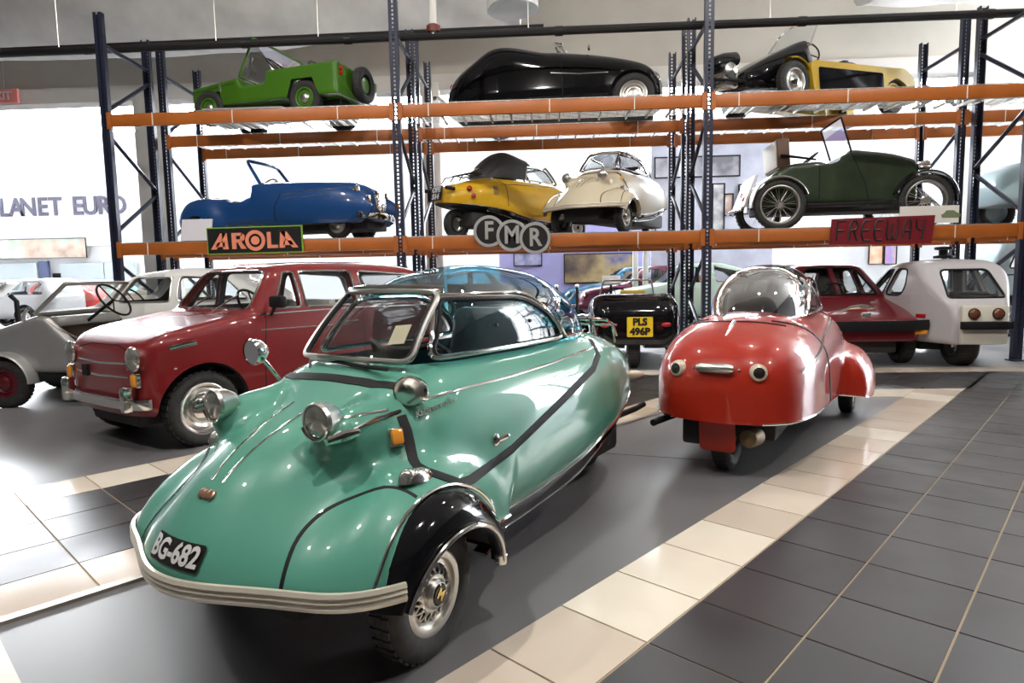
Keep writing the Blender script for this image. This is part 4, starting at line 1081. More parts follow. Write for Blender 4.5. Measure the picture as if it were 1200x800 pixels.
# ------------------------------------------------------------------ maroon estate behind the teal car
a = R(32); ESH = np.array([-math.sin(a), -math.cos(a)]); ESL = np.array([math.cos(a), -math.sin(a)])
ESF = np.array([-2.47, 4.38]) - .55 * ESL
marp = paint('maroon_paint', (.17, .008, .009), .2, .9)
side_ = roundpoly([(.42, .24, .04), (.45, .40, .08), (.44, .60, .1), (.385, .75, .10), (.20, .83, .2), (-.22, .905, .1), (-.42, .935, .03), (-.67, 1.27, .10), (-.95, 1.325, .3), (-1.8, 1.335, .4), (-2.30, 1.27, .15), (-2.58, .92, .08), (-2.62, .62, .05), (-2.60, .26, .05)], .06)
plan_ = roundpoly([(.45, -.4, 0), (.45, .30, .25), (.38, .60, .2), (.15, .665, .3), (-1.2, .68, .5), (-2.4, .65, .3), (-2.62, .52, .15), (-2.62, -.4, 0)], .1)
fr_ = roundpoly([(-.4, .15, 0), (.64, .2, .1), (.69, .50, .2), (.675, .80, .1), (.64, .90, .04), (.515, 1.27, .12), (.36, 1.36, .1), (-.4, 1.36, 0)], .05)
win1 = roundpoly([(-.58, .945), (-.83, .945), (-.83, 1.23), (-.74, 1.23)], .03); win2 = roundpoly([(-.88, .945), (-1.42, .945), (-1.42, 1.235), (-.88, 1.235)], .04); win3 = roundpoly([(-1.50, .945), (-2.38, .945), (-2.20, 1.20), (-1.50, 1.235)], .06)
EST, eb = hcar('estate_car', 'dark red small estate car with round headlamps parked behind the teal car', ESF, math.atan2(ESH[1], ESH[0]), marp, side_, plan_, fr_, .10, .024,
    arches=((0, .27, .325, .36), (-1.94, .27, .325, .36)), cabin=[(-.38, .92), (-.64, 1.36), (-2.3, 1.36), (-2.55, .9), (-2.5, .35), (-.1, .35)], cabin_t=.05, windows=(win1, win2, win3),
    wscreen=(roundpoly([(-.1, .945, 0), (.52, .945, .05), (.44, 1.235, .08), (-.1, 1.26, 0)], .03), -.85, .1), rscreen=(roundpoly([(-.1, .97, 0), (.46, .97, .05), (.40, 1.20, .06), (-.1, 1.21, 0)], .03), -2.8, -2.0), frame=(chrome, .009))
for s in (1, -1):
    wheel(EST, (0, s * .55, .265), .265, .175, .13, 'disc', alu, chrome, s); wheel(EST, (-1.94, s * .55, .265), .265, .175, .13, 'disc', alu, chrome, s)
    on(EST, 'headlamp', eb, (s * .485, .655), 1, .082, .06, chrome, lens, (1, s * .05, .02), 'front', .02)
    q = front_pts(eb, [(s * .50, .515)], 4)[0]; m = mesh('indicator', *xform(box((-.01, -.035, -.05), (.03, .035, .05), .012), Matrix.Translation(q)), chrome, EST); mesh('amber_lens', *xform(box((.025, -.028, -.042), (.045, .028, .042), .012), Matrix.Translation(q)), amber, m)
    ov = mesh('overrider', *xform(box((-.03, -.035, -.09), (.05, .035, .09), .025), Matrix.Translation(front_pts(eb, [(s * .46, .40)], 4)[0] + [.045, 0, -.01])), chrome, EST)
side_line(EST, 'side_trim', eb, [(.24, .72), (.06, .745)], chrome, .03, .008)
side_line(EST, 'door_seam', eb, [(-.50, .92), (-.46, .60), (-.46, .33)], blackrub, .010, .002); side_line(EST, 'door_seam', eb, [(-1.45, .92), (-1.46, .33)], blackrub, .010, .002)
side_line(EST, 'waist_trim', eb, [(-.45, .905), (-1.4, .915), (-2.45, .90)], chrome, .012, .004)
side_line(EST, 'crease_trim', eb, [(-.44, .79), (-1.3, .78)], chrome, .008, .003)
for s in (1, -1):
    q = side_pts(eb, [(-1.30, .80)], s)[0]; mesh('door_handle', *tube([q + [.06, s * .008, 0], q + [.03, s * .03, .005], q + [-.06, s * .03, .005], q + [-.08, s * .008, 0]], .009, 8), chrome, EST)
bp = [(front_pts(eb, [(y, .385)], 4)[0] + np.array([.045, 0, -.03])) for y in np.linspace(-.60, .60, 25)]
bmp = MB(); bmp.add(ribbon(bp, [np.array([1, .35 * np.sign(y) * (abs(y) > .5), .0]) for y in np.linspace(-.60, .60, 25)], .07, .016)); bmp.build('bumper', chrome, EST, angle=60)
for zz in (.62, .53): front_line(EST, 'grille_trim', eb, [(-.40, zz), (0, zz - .012), (.40, zz)], chrome, .014, .006)
front_line(EST, 'bonnet_edge', eb, [(-.40, .70), (-.2, .735), (.2, .735), (.40, .70)], blackrub, .010, .003)
q = front_pts(eb, [(-.20, .545)], 4)[0]; mesh('plate_mount', *xform(box((0, -.04, -.04), (.02, .04, .04)), Matrix.Translation(q)), blackrub, EST, smooth=False)
for y in (-.22, .16):
    q = top_pts(eb, [(-.34, y)])[0]; w_ = mesh('wiper', *tube([q, q + [-.05, 0, .03], q + [-.16, .12, .13]], .006, 6), chrome, EST)
mi = mesh('mirror', *tube([side_pts(eb, [(-.55, .90)], 1)[0], side_pts(eb, [(-.53, .94)], 1)[0] + [.0, .10, .03]], .012, 8), blackrub, EST)
q = side_pts(eb, [(-.53, .94)], 1)[0] + [0, .13, .06]; mesh('mirror_shell', *xform(box((-.03, -.08, -.045), (.03, .08, .045), .02), Matrix.Translation(q)), blackrub, mi)
seat_pair(EST, -.95, .28, .42, seat_cream); steering(EST, (-.66, .26, .93), -1.0, .19); mesh('rear_bench', *box((-1.75, -.5, .4), (-1.3, .5, .62), .06), seat_cream, EST)
mesh('dashboard', *box((-.56, -.55, .78), (-.42, .55, .90), .03), marp, EST); mesh('underside', *box((-2.5, -.35, .16), (.35, .35, .32), .03), dark, EST)

# ------------------------------------------------------------------ cars on the racks
def flatscreen(t, b, tp, wb, wt, framem, r=.014, bulge=.0, glassm=None, mid=False, name='windscreen', rc=.12):
    """framed flat pane across the car: b/tp = (x, z) at the foot and top, half widths wb/wt"""
    def P(u, v): return (b[0] * (1 - v) + tp[0] * v + bulge * (1 - u * u), (wb * (1 - v) + wt * v) * u, b[1] * (1 - v) + tp[1] * v)
    nu, nv = 10, 4; vs = [P(-1 + 2 * i / nu, j / nv) for j in range(nv + 1) for i in range(nu + 1)]
    f = [(j * (nu + 1) + i, j * (nu + 1) + i + 1, (j + 1) * (nu + 1) + i + 1, (j + 1) * (nu + 1) + i) for j in range(nv) for i in range(nu)]
    o = mesh(name, vs, f, glassm or clear, t)
    ring = [P(u, v) for u, v in dense(roundpoly([(-1, 0, .02), (1, 0, .02), (1, 1, rc), (-1, 1, rc)], .1), .12, True)]
    mesh('screen_frame', *tube(ring, r, 8, True), framem, o)
    if mid: mesh('screen_bar', *tube([P(0, 0), P(0, 1)], r * .8, 6), framem, o)
    return o
def wing(t, x, y, zc, r, wd, a0, a1, m, name='mudguard', s=1):
    """cycle mudguard: curved strip over a wheel"""
    v, f = lathe([(r - .012, -wd / 2), (r, -wd / 2 + .01), (r + .018, 0), (r, wd / 2 - .01), (r - .012, wd / 2), (r - .02, wd / 2 - .01), (r, 0), (r - .02, -wd / 2 + .01), (r - .012, -wd / 2)], 20, 'Y', a0, a1)
    return mesh(name, *xform((v, f), Matrix.Translation((x, y, zc))), m, t)
ZT = ZU + .016
# --- blue roadster on the lower shelf
bluep = paint('royal_blue_paint', (.008, .055, .19), .2, .9)
c = ony(412, 268, 8.95)
bs = roundpoly([(.46, .24, .04), (.52, .40, .1), (.47, .62, .12), (.30, .74, .12), (-.3, .775, .3), (-1.24, .78, .03), (-1.28, .60, .02), (-2.05, .60, .15), (-2.30, .50, .15), (-2.42, .28, .06), (-2.38, .2, .04), (.2, .2, .05)], .05)
bpn = roundpoly([(.52, -.3, 0), (.52, .14, .12), (.25, .40, .2), (-.35, .44, .2), (-1.0, .52, .3), (-2.1, .54, .2), (-2.42, .38, .15), (-2.42, -.3, 0)], .1)
fw = ellip((-.26, .44, .40), (.80, .16, .32)); rw = ellip((-2.02, .50, .30), (.37, .14, .30))
BLU, bb = hcar('roadster', 'royal blue open roadster with folding windscreen frame on the lower rack shelf', c, R(-11), bluep, bs, bpn, None, .13, .026, z=ZS,
    arches=((-2.03, .16, .20, .38),), extra=lambda x, y, z_, b: smin(smin(b(x, y, z_), fw(x, np.abs(y), z_), .06), rw(x, np.abs(y), z_), .05),
    cut=[lambda x, y, z_: np.maximum(polysd(x, z_, np.array([(-1.25, 1), (-1.18, .32), (-1.82, .32), (-1.90, 1)])), np.abs(y) - .44), lambda x, y, z_: polysd(x, z_, roundpoly([(-1.24, 1), (-1.30, .56), (-1.42, .52), (-1.62, .54), (-1.80, 1)], .08)) + 0 * y],
    bot=lambda x, y, z_: .20 - z_ + 0 * x + 0 * y, group=None)
for s in (1, -1):
    wheel(BLU, (0, s * .36, .19), .19, .11, .09, 'disc', satin, chrome, s); wheel(BLU, (-2.03, s * .46, .21), .21, .12, .10, 'disc', satin, chrome, s)
    on(BLU, 'headlamp', bb, (s * .44, .62), 1, .062, .05, chrome, lens, (1, 0, .05), 'front', .01)
    q = front_pts(bb, [(s * .46, .49)], 4)[0]; m_ = mesh('indicator', *xform(box((-.01, -.025, -.03), (.02, .025, .05), .008), Matrix.Translation(q)), chrome, BLU); mesh('amber_lens', *xform(box((.016, -.018, -.02), (.03, .018, .02), .006), Matrix.Translation(q)), amber, m_)
side_line(BLU, 'wing_trim', bb, [(.25, .66), (-.75, .60)], chrome, .012, .004); side_line(BLU, 'wing_trim', bb, [(.0, .57), (-.7, .53)], chrome, .009, .003)
side_line(BLU, 'wing_seam', bb, [(-.75, .62), (-.83, .45), (-.84, .25)], blackrub, .012, .003)
gv, gf = patch(roundpoly([(-.15, .34), (.15, .34), (.17, .58), (.08, .66), (-.08, .66), (-.17, .58)], .05), lambda q: (lambda P_: (P_, normals(bb, P_)))(front_pts(bb, q, 4)), .008, 4)
mesh('grille', *fix_out((gv, gf), np.array([1, 0, 0])), alu, BLU)
bp = [np.array([.56 - .16 * (abs(y) / .55) ** 2, y, .29]) for y in np.linspace(-.55, .55, 15)]; mesh('bumper', *ribbon(bp, [(1, 0, 0)] * 15, .085, .018), chrome, BLU, angle=60)
mesh('rear_bumper', *ribbon([np.array([-2.46 + .1 * (abs(y) / .5) ** 2, y, .30]) for y in np.linspace(-.5, .5, 11)], [(-1, 0, 0)] * 11, .06, .015), chrome, BLU, angle=60)
flatscreen(BLU, (-1.12, .77), (-1.36, 1.11), .42, .36, bluep, .024, .05); steering(BLU, (-1.42, .2, .80), -.9, .17, seat_brown); seat_pair(BLU, -1.66, .2, .34, seat_brown, .36, .22)
mesh('bonnet_catch', *xform(box((-.06, -.02, 0), (.06, .02, .02), .006), Matrix.Translation(top_pts(bb, [(-.2, -.2)])[0])), chrome, BLU)
mesh('underside', *box((-2.3, -.3, .12), (.4, .3, .24), .02), dark, BLU)
# --- small green jeep on the top shelf
jeepp = paint('leaf_green_paint', (.050, .150, .008), .35, .3)
c = ony(272, 130, 9.6)
js = roundpoly([(.34, .26, .02), (.36, .56, .05), (-.55, .60, .02), (-.60, .48, .02), (-.98, .48, .02), (-1.02, .64, .02), (-2.12, .66, .03), (-2.12, .24, .02)], .02)
jp = roundpoly([(.36, -.3, 0), (.36, .40, .06), (-.55, .55, .05), (-2.12, .58, .05), (-2.12, -.3, 0)], .05)
arch_poly = np.array([(-1.28, .1), (-1.42, .48), (-1.74, .48), (-1.90, .1)]); arch2 = np.array([(.26, .1), (.18, .44), (-.20, .46), (-.32, .1)])
JEP, jb = hcar('jeep', 'small leaf green open jeep with tilted flat windscreen on the top rack shelf', c, R(167), jeepp, js, jp, None, .03, .026, z=ZT,
    cut=[lambda x, y, z_: np.maximum(polysd(x, z_, arch_poly), .36 - np.abs(y)), lambda x, y, z_: np.maximum(polysd(x, z_, arch2), .34 - np.abs(y)), lambda x, y, z_: np.maximum(polysd(x, z_, np.array([(-.62, 1), (-.60, .30), (-2.05, .30), (-2.05, 1)])), np.abs(y) - .50)])
for s in (1, -1):
    wheel(JEP, (-.02, s * .46, .24), .24, .13, .13, 'disc', jeepp, satin, s); wheel(JEP, (-1.58, s * .47, .24), .24, .13, .13, 'disc', jeepp, satin, s)
    side_line(JEP, 'bonnet_crease', jb, [(.32, .50), (-.5, .53)], mat('dark_green', (.02, .07, .004), .5), .014, .004, sides=(s,)); on(JEP, 'headlamp', jb, (s * .28, .46), 1, .06, .03, chrome, lens, (1, 0, 0), 'front', .008)
    q = side_pts(jb, [(-.22, .50)], s)[0]; mesh('bonnet_catch', *xform(box((-.012, -.01, -.05), (.012, .012, .05)), Matrix.Translation(q)), satin, JEP, smooth=False)
for k in range(5): front_line(JEP, 'grille_slot', jb, [((k - 2) * .085, .34), ((k - 2) * .085, .52)], blackrub, .03, .004)
flatscreen(JEP, (-.60, .60), (-.86, 1.08), .56, .56, jeepp, .018, 0, None, False, rc=.03); steering(JEP, (-.98, .20, .78), -.75, .19); seat_pair(JEP, -1.35, .24, .32, seat_black, .4, .36)
sw = empty('spare_wheel', (-2.22, .05, .46), PI / 2); sw.parent = JEP
mesh('tyre', *lathe(tyre_prof(.24, .13, .13), 32), rubber, sw); mesh('rim', *lathe([(.13, -.03), (.10, .03), (.05, .02), (.001, .02)], 24), jeepp, sw)
mesh('tail_plate', *box((-2.135, -.48, .30), (-2.12, -.22, .50)), plate_silver, JEP, smooth=False)
for z_ in (.52, .58): mesh('tail_lamp', *xform(lathe([(.03, 0), (.03, .02), (.001, .024)], 14, 'Z'), Matrix.Translation((-2.12, .48, z_)) @ frame_to((-1, 0, 0))), redlens, JEP)
mesh('underside', *box((-2.0, -.3, .14), (.3, .3, .27), .02), dark, JEP)
mesh('number_board', *xform(box((0, 0, 0), (1.05, .45, .012)), Matrix.Translation((ony(237, 128, 8.33)[0], 8.32, ZT + .014)) @ Matrix.Rotation(R(6), 4, 'X')), mat('grey_board', (.42, .36, .36), .6), smooth=False, label='grey board lying on the top rack beam beneath the green jeep', cat='board')
# --- black sports car on the top shelf
c = ony(742, 130, 9.9)
ss = spline([(.44, .18), (.50, .40), (.44, .58), (.15, .76), (-.35, .88), (-1.0, .97), (-1.3, 1.0), (-1.75, 1.10), (-2.05, 1.09), (-2.35, .93), (-2.70, .70), (-2.86, .40), (-2.74, .18), (-1.2, .14)], 5, True)
spn = roundpoly([(.5, -.3, 0), (.5, .25, .2), (.30, .58, .25), (-.5, .66, .3), (-2.0, .68, .4), (-2.6, .55, .25), (-2.86, .3, .15), (-2.86, -.3, 0)], .1)
BLK, kb = hcar('sports_car', 'long glossy black sports car with fastback hump on the top rack shelf', c, R(-7), blackgloss, ss, spn, None, .30, .03, z=ZT, arches=((0, .30, .33, .40),),
    cut=[lambda x, y, z_: np.maximum(polysd(x, z_, np.array([(-1.02, 1.3), (-1.0, .45), (-1.62, .45), (-1.62, 1.3)])), np.abs(y) - .40)])
for s in (1, -1):
    wheel(BLK, (0, s * .55, .29), .29, .18, .13, 'disc', satin, satin, s); wheel(BLK, (-2.1, s * .45, .29), .29, .18, .13, 'disc', satin, satin, s); on(BLK, 'headlamp', kb, (s * .42, .56), 1, .07, .03, chrome, lens, None, 'front', .0)
side_line(BLK, 'flank_trim', kb, [(-.35, .60), (-.75, .60), (-1.15, .64)], chrome, .018, .005); side_line(BLK, 'door_seam', kb, [(-1.0, .9), (-.98, .3)], blackrub, .01, .002)
flatscreen(BLK, (-.98, .95), (-1.16, 1.24), .46, .10, chrome, .014, .12, rc=.02); mi = mesh('mirror', *tube([top_pts(kb, [(-.62, -.42)])[0], top_pts(kb, [(-.62, -.42)])[0] + [0, 0, .09]], .008, 6), chrome, BLK)
q = top_pts(kb, [(-.62, -.42)])[0] + [0, 0, .11]; mesh('mirror_shell', *xform(lathe([(.001, -.03), (.04, -.02), (.052, .01), (.001, .012)], 16, 'X'), Matrix.Translation(q)), chrome, mi)
bt = MB(); bt.add(tube([np.array([-2.9, y, .52 - .1 * (abs(y) / .6) ** 2]) for y in np.linspace(-.5, .5, 9)], .03, 8)); bt.build('rear_bumper', chrome, BLK)
for s in (1, -1): on(BLK, 'tail_lamp', kb, (s * .4, .62), -1, .05, .02, chrome, redlens, None, 'front', .0)
mesh('underside', *box((-2.6, -.4, .12), (.3, .4, .2), .02), dark, BLK)
# --- black and yellow three-wheeler on the top shelf
yel2 = paint('mustard_paint', (.46, .30, .012), .3, .6)
a = R(207); nw = ony(928, 120, 8.72); hd = np.array([math.cos(a), math.sin(a)]); lf = np.array([-hd[1], hd[0]]); c = nw[:2] - lf * .52 + [0.05, .12]
ts = roundpoly([(.52, .22, .05), (.56, .40, .08), (.20, .62, .2), (-.30, .86, .15), (-.42, .90, .02), (-.55, .60, .02), (-1.0, .60, .05), (-1.25, .74, .2), (-1.9, .60, .3), (-2.2, .40, .15), (-2.2, .22, .05)], .05)
tp_ = roundpoly([(.56, -.3, 0), (.56, .2, .1), (.3, .34, .2), (-.4, .42, .2), (-1.4, .42, .3), (-2.0, .30, .2), (-2.2, .12, .1), (-2.2, -.3, 0)], .1)
TRI, trb = hcar('three_wheeler', 'black and mustard yellow open three-wheeler with large windscreen on the top rack shelf', c, a, blackgloss, ts, tp_, None, .16, .028, z=ZT,
    cut=[lambda x, y, z_: np.maximum(polysd(x, z_, np.array([(-.46, 1.2), (-.45, .34), (-1.15, .34), (-1.25, 1.2)])), np.abs(y) - .34)])
for s in (1, -1):
    wheel(TRI, (0, s * .52, .255), .255, .155, .12, 'disc', satin, chrome, s)
    # pontoon wing running back to the rear wheel, edged in yellow
    o = prism([tuple(p) for p in roundpoly([(-.30, .16), (-.22, .50), (-.30, .54), (-1.75, .60), (-2.05, .62), (-2.28, .50), (-2.32, .16), (-2.18, .16), (-2.10, .40), (-1.90, .48), (-1.72, .40), (-1.66, .16)], .05)], s * .40, s * .60, 'xz')
    w_ = mesh('side_wing', *o, yel2, TRI, smooth=False)
    mesh('wing_panel', *prism([tuple(p) for p in roundpoly([(-.40, .17), (-.36, .46), (-1.60, .51), (-1.66, .17)], .03)], s * .598, s * .606, 'xz'), blackgloss, w_, smooth=False)
    wheel(TRI, (-1.90, s * .50, .255), .255, .155, .12, 'disc', yel2, chrome, s)
    wing(TRI, 0, s * .52, .255, .30, .15, R(70), R(178), yel2)
flatscreen(TRI, (-.40, .80), (-.66, 1.20), .42, .34, chrome, .014, .10, hazy, False, rc=.35); steering(TRI, (-.66, .16, .80), -.8, .16); seat_pair(TRI, -1.0, .0, .36, seat_black, .6, .32, 1)
en = MB(); en.add(box((.56, -.16, .22), (.80, .16, .46), .04)); en.add(xform(lathe([(.001, -.2), (.10, -.18), (.12, 0), (.10, .18), (.001, .2)], 14), Matrix.Translation((.72, 0, .42)))); en.build('engine', alu, TRI)
tk = mesh('tank', *xform(lathe([(.001, -.28), (.09, -.24), (.12, -.05), (.11, .15), (.06, .27), (.001, .29)], 16, 'X'), Matrix.Translation((.72, 0, .56)) @ Matrix.Rotation(.35, 4, 'Y')), blackgloss, TRI)
mesh('front_forks', *tube([(.4, -.2, .3), (.95, -.12, .3), (1.0, 0, .32), (.95, .12, .3), (.4, .2, .3)], .02, 8), blackrub, TRI)
# --- dark green vintage car on the lower shelf
vgp = noise_var(paint('bottle_green_paint', (.030, .044, .024), .28, .5), 4, .25)
c = ony(1086, 262, 8.72); c = np.array([c[0], 9.25, 0])
vs_ = roundpoly([(.06, .34, .03), (.08, .90, .10), (-.30, 1.0, .1), (-.84, 1.05, .05), (-.95, .97, .1), (-1.12, .90, .08), (-1.65, .88, .1), (-1.92, .72, .2), (-2.05, .40, .08), (-2.0, .32, .05)], .05)
vp_ = roundpoly([(.08, -.3, 0), (.08, .22, .05), (-.84, .40, .05), (-1.3, .52, .2), (-1.75, .50, .2), (-2.05, .30, .12), (-2.05, -.3, 0)], .08)
VIN, vb = hcar('vintage_car', 'dark green vintage open car with wire spoke wheels above the red name sign', c, R(-5), vgp, vs_, vp_, None, .08, .026, z=ZS,
    cut=[lambda x, y, z_: np.maximum(polysd(x, z_, np.array([(-.96, 1.3), (-.94, .45), (-1.68, .45), (-1.72, 1.3)])), np.abs(y) - .345), lambda x, y, z_: np.maximum(polysd(x, z_, roundpoly([(-.93, 1.2), (-1.0, .90), (-1.15, .84), (-1.3, .90), (-1.32, 1.2)], .06)), .3 - np.abs(y))])
for s in (1, -1):
    wheel(VIN, (0, s * .56, .33), .33, .245, .11, 'spoke', satin, chrome, s); wheel(VIN, (-1.80, s * .58, .33), .33, .245, .11, 'spoke', satin, chrome, s)
    wing(VIN, -1.80, s * .58, .33, .37, .18, R(20), R(185), blackgloss if s > 0 else satin); wing(VIN, 0, s * .56, .33, .38, .18, R(-2), R(165), blackgloss)
    on(VIN, 'headlamp', vb, (s * .15, .80), 1, .10, .12, chrome, lens, (1, 0, 0), 'front', .12)
    mesh('running_board', *box((-1.44, s * .46 - .1, .30), (-.40, s * .46 + .1, .34), .01), blackrub, VIN)
    side_line(VIN, 'door_seam', vb, [(-1.28, .86), (-1.28, .40)], blackrub, .012, .003, sides=(s,)); side_line(VIN, 'scuttle_seam', vb, [(-.86, 1.0), (-.66, .60), (-.60, .36)], blackrub, .012, .003, sides=(s,))
flatscreen(VIN, (-.86, 1.02), (-1.0, 1.46), .40, .40, blackrub, .013, 0, None, False, rc=.03); steering(VIN, (-1.25, .18, 1.0), -.7, .18)
lg = mesh('seat_back', *xform(box((-.11, -.36, 0), (.06, .36, .40), .03), Matrix.Translation((-1.66, 0, .84)) @ Matrix.Rotation(-.08, 4, 'Y')), seat_brown, VIN); mesh('seat_cover', *xform(box((-.125, -.34, .03), (-.108, .34, .38), .008), Matrix.Translation((-1.66, 0, .84)) @ Matrix.Rotation(-.08, 4, 'Y')), seat_cream, lg)
mesh('folded_hood', *tube([(-1.3, -.40, .93), (-1.6, -.40, .98), (-1.75, -.40, 1.0)], [.012, .018, .02], 8), blackrub, VIN); mesh('folded_hood', *tube([(-1.3, .40, .93), (-1.6, .40, .98), (-1.75, .40, 1.0)], [.012, .018, .02], 8), blackrub, VIN)
mesh('tail_panel', *xform(box((-.02, -.40, -.20), (.02, .40, .26), .015), Matrix.Translation((-2.14, 0, .52)) @ Matrix.Rotation(.35, 4, 'Y')), mat('white_panel', (.75, .75, .74), .35), VIN)
for y_ in (-.42, -.30): mesh('tail_lamp', *xform(lathe([(.035, 0), (.032, .02), (.001, .03)], 14, 'Z'), Matrix.Translation((-2.22, y_, .44 + (y_ + .42) * .5)) @ frame_to((-1, 0, .3))), redlens, VIN)
mesh('rear_bumper', *tube([(-2.26, -.5, .30), (-2.32, -.2, .30), (-2.32, .2, .30), (-2.26, .5, .30)], .022, 8), chrome, VIN); mesh('chassis', *box((-2.0, -.3, .24), (.2, .3, .36), .02), dark, VIN)

# ------------------------------------------------------------------ silver open car at the left
silvp = noise_var(mat('silver_paint', (.34, .34, .33), .35, .4, .3), 3, .06)
c = onz(11, 477); SL = np.array([c[0], c[1] + .50])
s_ = roundpoly([(.50, .32, .05), (.62, .48, .1), (.45, .66, .2), (0, .78, .2), (-.34, .88, .03), (-.44, .86, .02), (-.80, .50, .08), (-1.45, .48, .1), (-1.70, .68, .15), (-2.05, .60, .15), (-2.15, .32, .05)], .05)
p_ = roundpoly([(.62, -.3, 0), (.62, .2, .15), (.3, .44, .2), (-.4, .52, .2), (-1.6, .54, .2), (-2.15, .40, .15), (-2.15, -.3, 0)], .08)
SIL, sb_ = hcar('microcar', 'silver open microcar with raked windscreen and maroon wheel hubs', SL, R(181), silvp, s_, p_, None, .07, .026, arches=((0, .23, .27, .36),),
    cut=[lambda x, y, z_: np.maximum(polysd(x, z_, np.array([(-.40, 1.2), (-.30, .36), (-1.55, .36), (-1.65, 1.2)])), np.abs(y) - .47)], inmat=mat('brown_trim', (.10, .07, .05), .7))
maroonhub = paint('maroon_hub', (.10, .006, .012), .35, .4)
for s in (1, -1):
    wheel(SIL, (0, s * .50, .235), .235, .125, .12, 'disc', maroonhub, maroonhub, s); wheel(SIL, (-1.75, s * .45, .235), .235, .125, .12, 'disc', maroonhub, maroonhub, s)
    wing(SIL, 0, s * .50, .235, .285, .20, R(12), R(180), silvp); on(SIL, 'headlamp', sb_, (s * .30, .60), 1, .07, .06, chrome, lens, (1, 0, 0), 'front', .02)
    mesh('sill', *box((-1.45, s * .38 - .1, .24), (-.22, s * .38 + .1, .33), .01), blackrub, SIL)
    q = side_pts(sb_, [(-.32, .80)], s)[0]; mesh('grab_handle', *tube([q + [.10, 0, .02], q + [.06, s * .03, .10], q + [.02, s * .03, .14]], .014, 8), chrome, SIL)
    side_line(SIL, 'door_edge_trim', sb_, [(-.44, .84), (-.60, .70), (-.80, .505)], satin, .03, .006, sides=(s,))
flatscreen(SIL, (-.33, .89), (-.62, 1.17), .50, .46, satin, .020, .0, None, False, rc=.03); steering(SIL, (-.80, .05, 1.0), -.95, .19); seat_pair(SIL, -1.3, .0, .38, seat_brown, .8, .35, 1)
mesh('dashboard', *box((-.52, -.46, .76), (-.42, .46, .86), .02), silvp, SIL)
# ------------------------------------------------------------------ white saloon behind the maroon estate
whitep = paint('white_paint', (.72, .72, .70), .25, .6)
a = R(183); c = np.array([-5.55, 7.5])
s_ = roundpoly([(.50, .26, .04), (.54, .5, .1), (.40, .74, .15), (-.20, .88, .1), (-.42, .92, .03), (-.80, 1.26, .12), (-1.4, 1.36, .4), (-2.0, 1.25, .3), (-2.5, .85, .2), (-2.6, .5, .1), (-2.55, .26, .05)], .06)
p_ = roundpoly([(.54, -.4, 0), (.54, .3, .25), (.3, .62, .25), (-1.2, .68, .5), (-2.3, .62, .3), (-2.6, .45, .15), (-2.6, -.4, 0)], .1)
fr_ = roundpoly([(-.4, .15, 0), (.64, .2, .1), (.69, .50, .2), (.675, .80, .1), (.63, .92, .04), (.50, 1.25, .14), (.32, 1.40, .1), (-.4, 1.40, 0)], .05)
w1 = roundpoly([(-.72, .95), (-1.30, .95), (-1.30, 1.22), (-.88, 1.22)], .04); w2 = roundpoly([(-1.38, .95), (-2.2, .95), (-1.9, 1.20), (-1.38, 1.23)], .06)
WHT, wb_ = hcar('saloon_car', 'white rounded small saloon car standing behind the dark red estate', c, a, whitep, s_, p_, fr_, .12, .03, arches=((0, .27, .32, .36), (-2.0, .27, .32, .36)),
    cabin=[(-.36, .92), (-.7, 1.4), (-2.2, 1.4), (-2.4, .9), (-2.3, .4), (-.2, .4)], windows=(w1, w2), wscreen=(roundpoly([(-.1, .96, 0), (.52, .96, .05), (.42, 1.22, .08), (-.1, 1.24, 0)], .03), -1.0, .1), frame=(satin, .009))
for s in (1, -1):
    wheel(WHT, (0, s * .56, .265), .265, .17, .13, 'disc', whitep, chrome, s); wheel(WHT, (-2.0, s * .56, .265), .265, .17, .13, 'disc', whitep, chrome, s); on(WHT, 'headlamp', wb_, (s * .48, .66), 1, .08, .05, chrome, lens, (1, 0, .02), 'front', .01)
seat_pair(WHT, -1.2, .28, .42, seat_black); mesh('dashboard', *box((-.6, -.5, .78), (-.42, .5, .90), .03), blackrub, WHT); steering(WHT, (-.72, .26, .95), -1.0, .18)
# ------------------------------------------------------------------ black three-wheeler seen from behind
c = onz(742, 430); BT = np.array([c[0], c[1]]); BR = R(86); bh = np.array([math.cos(BR), math.sin(BR)]); bF = BT + bh * 1.95
s_ = roundpoly([(.55, .30, .05), (.70, .45, .1), (.5, .68, .2), (-.3, .84, .15), (-.45, .86, .03), (-.6, .74, .05), (-1.2, .74, .1), (-1.5, .90, .2), (-2.1, .93, .3), (-2.38, .74, .2), (-2.40, .36, .1), (-2.2, .26, .05)], .05)
p_ = roundpoly([(.7, -.3, 0), (.7, .2, .15), (.3, .48, .2), (-.5, .56, .3), (-1.6, .57, .4), (-2.15, .54, .2), (-2.40, .40, .15), (-2.40, -.3, 0)], .08)
B3, b3 = hcar('three_wheeler', 'glossy black three-wheeler seen from its rounded tail with yellow number plate', bF, BR, blackgloss, s_, p_, None, .22, .028,
    cut=[lambda x, y, z_: np.maximum(polysd(x, z_, np.array([(-.50, 1.2), (-.45, .36), (-1.35, .36), (-1.45, 1.2)])), np.abs(y) - .44), lambda x, y, z_: np.maximum(np.sqrt((x + 1.95) ** 2 + (z_ - .24) ** 2) - .33, np.abs(y) - .12)])
wheel(B3, (-1.95, 0, .25), .25, .15, .15, 'disc', dark, dark, 1)
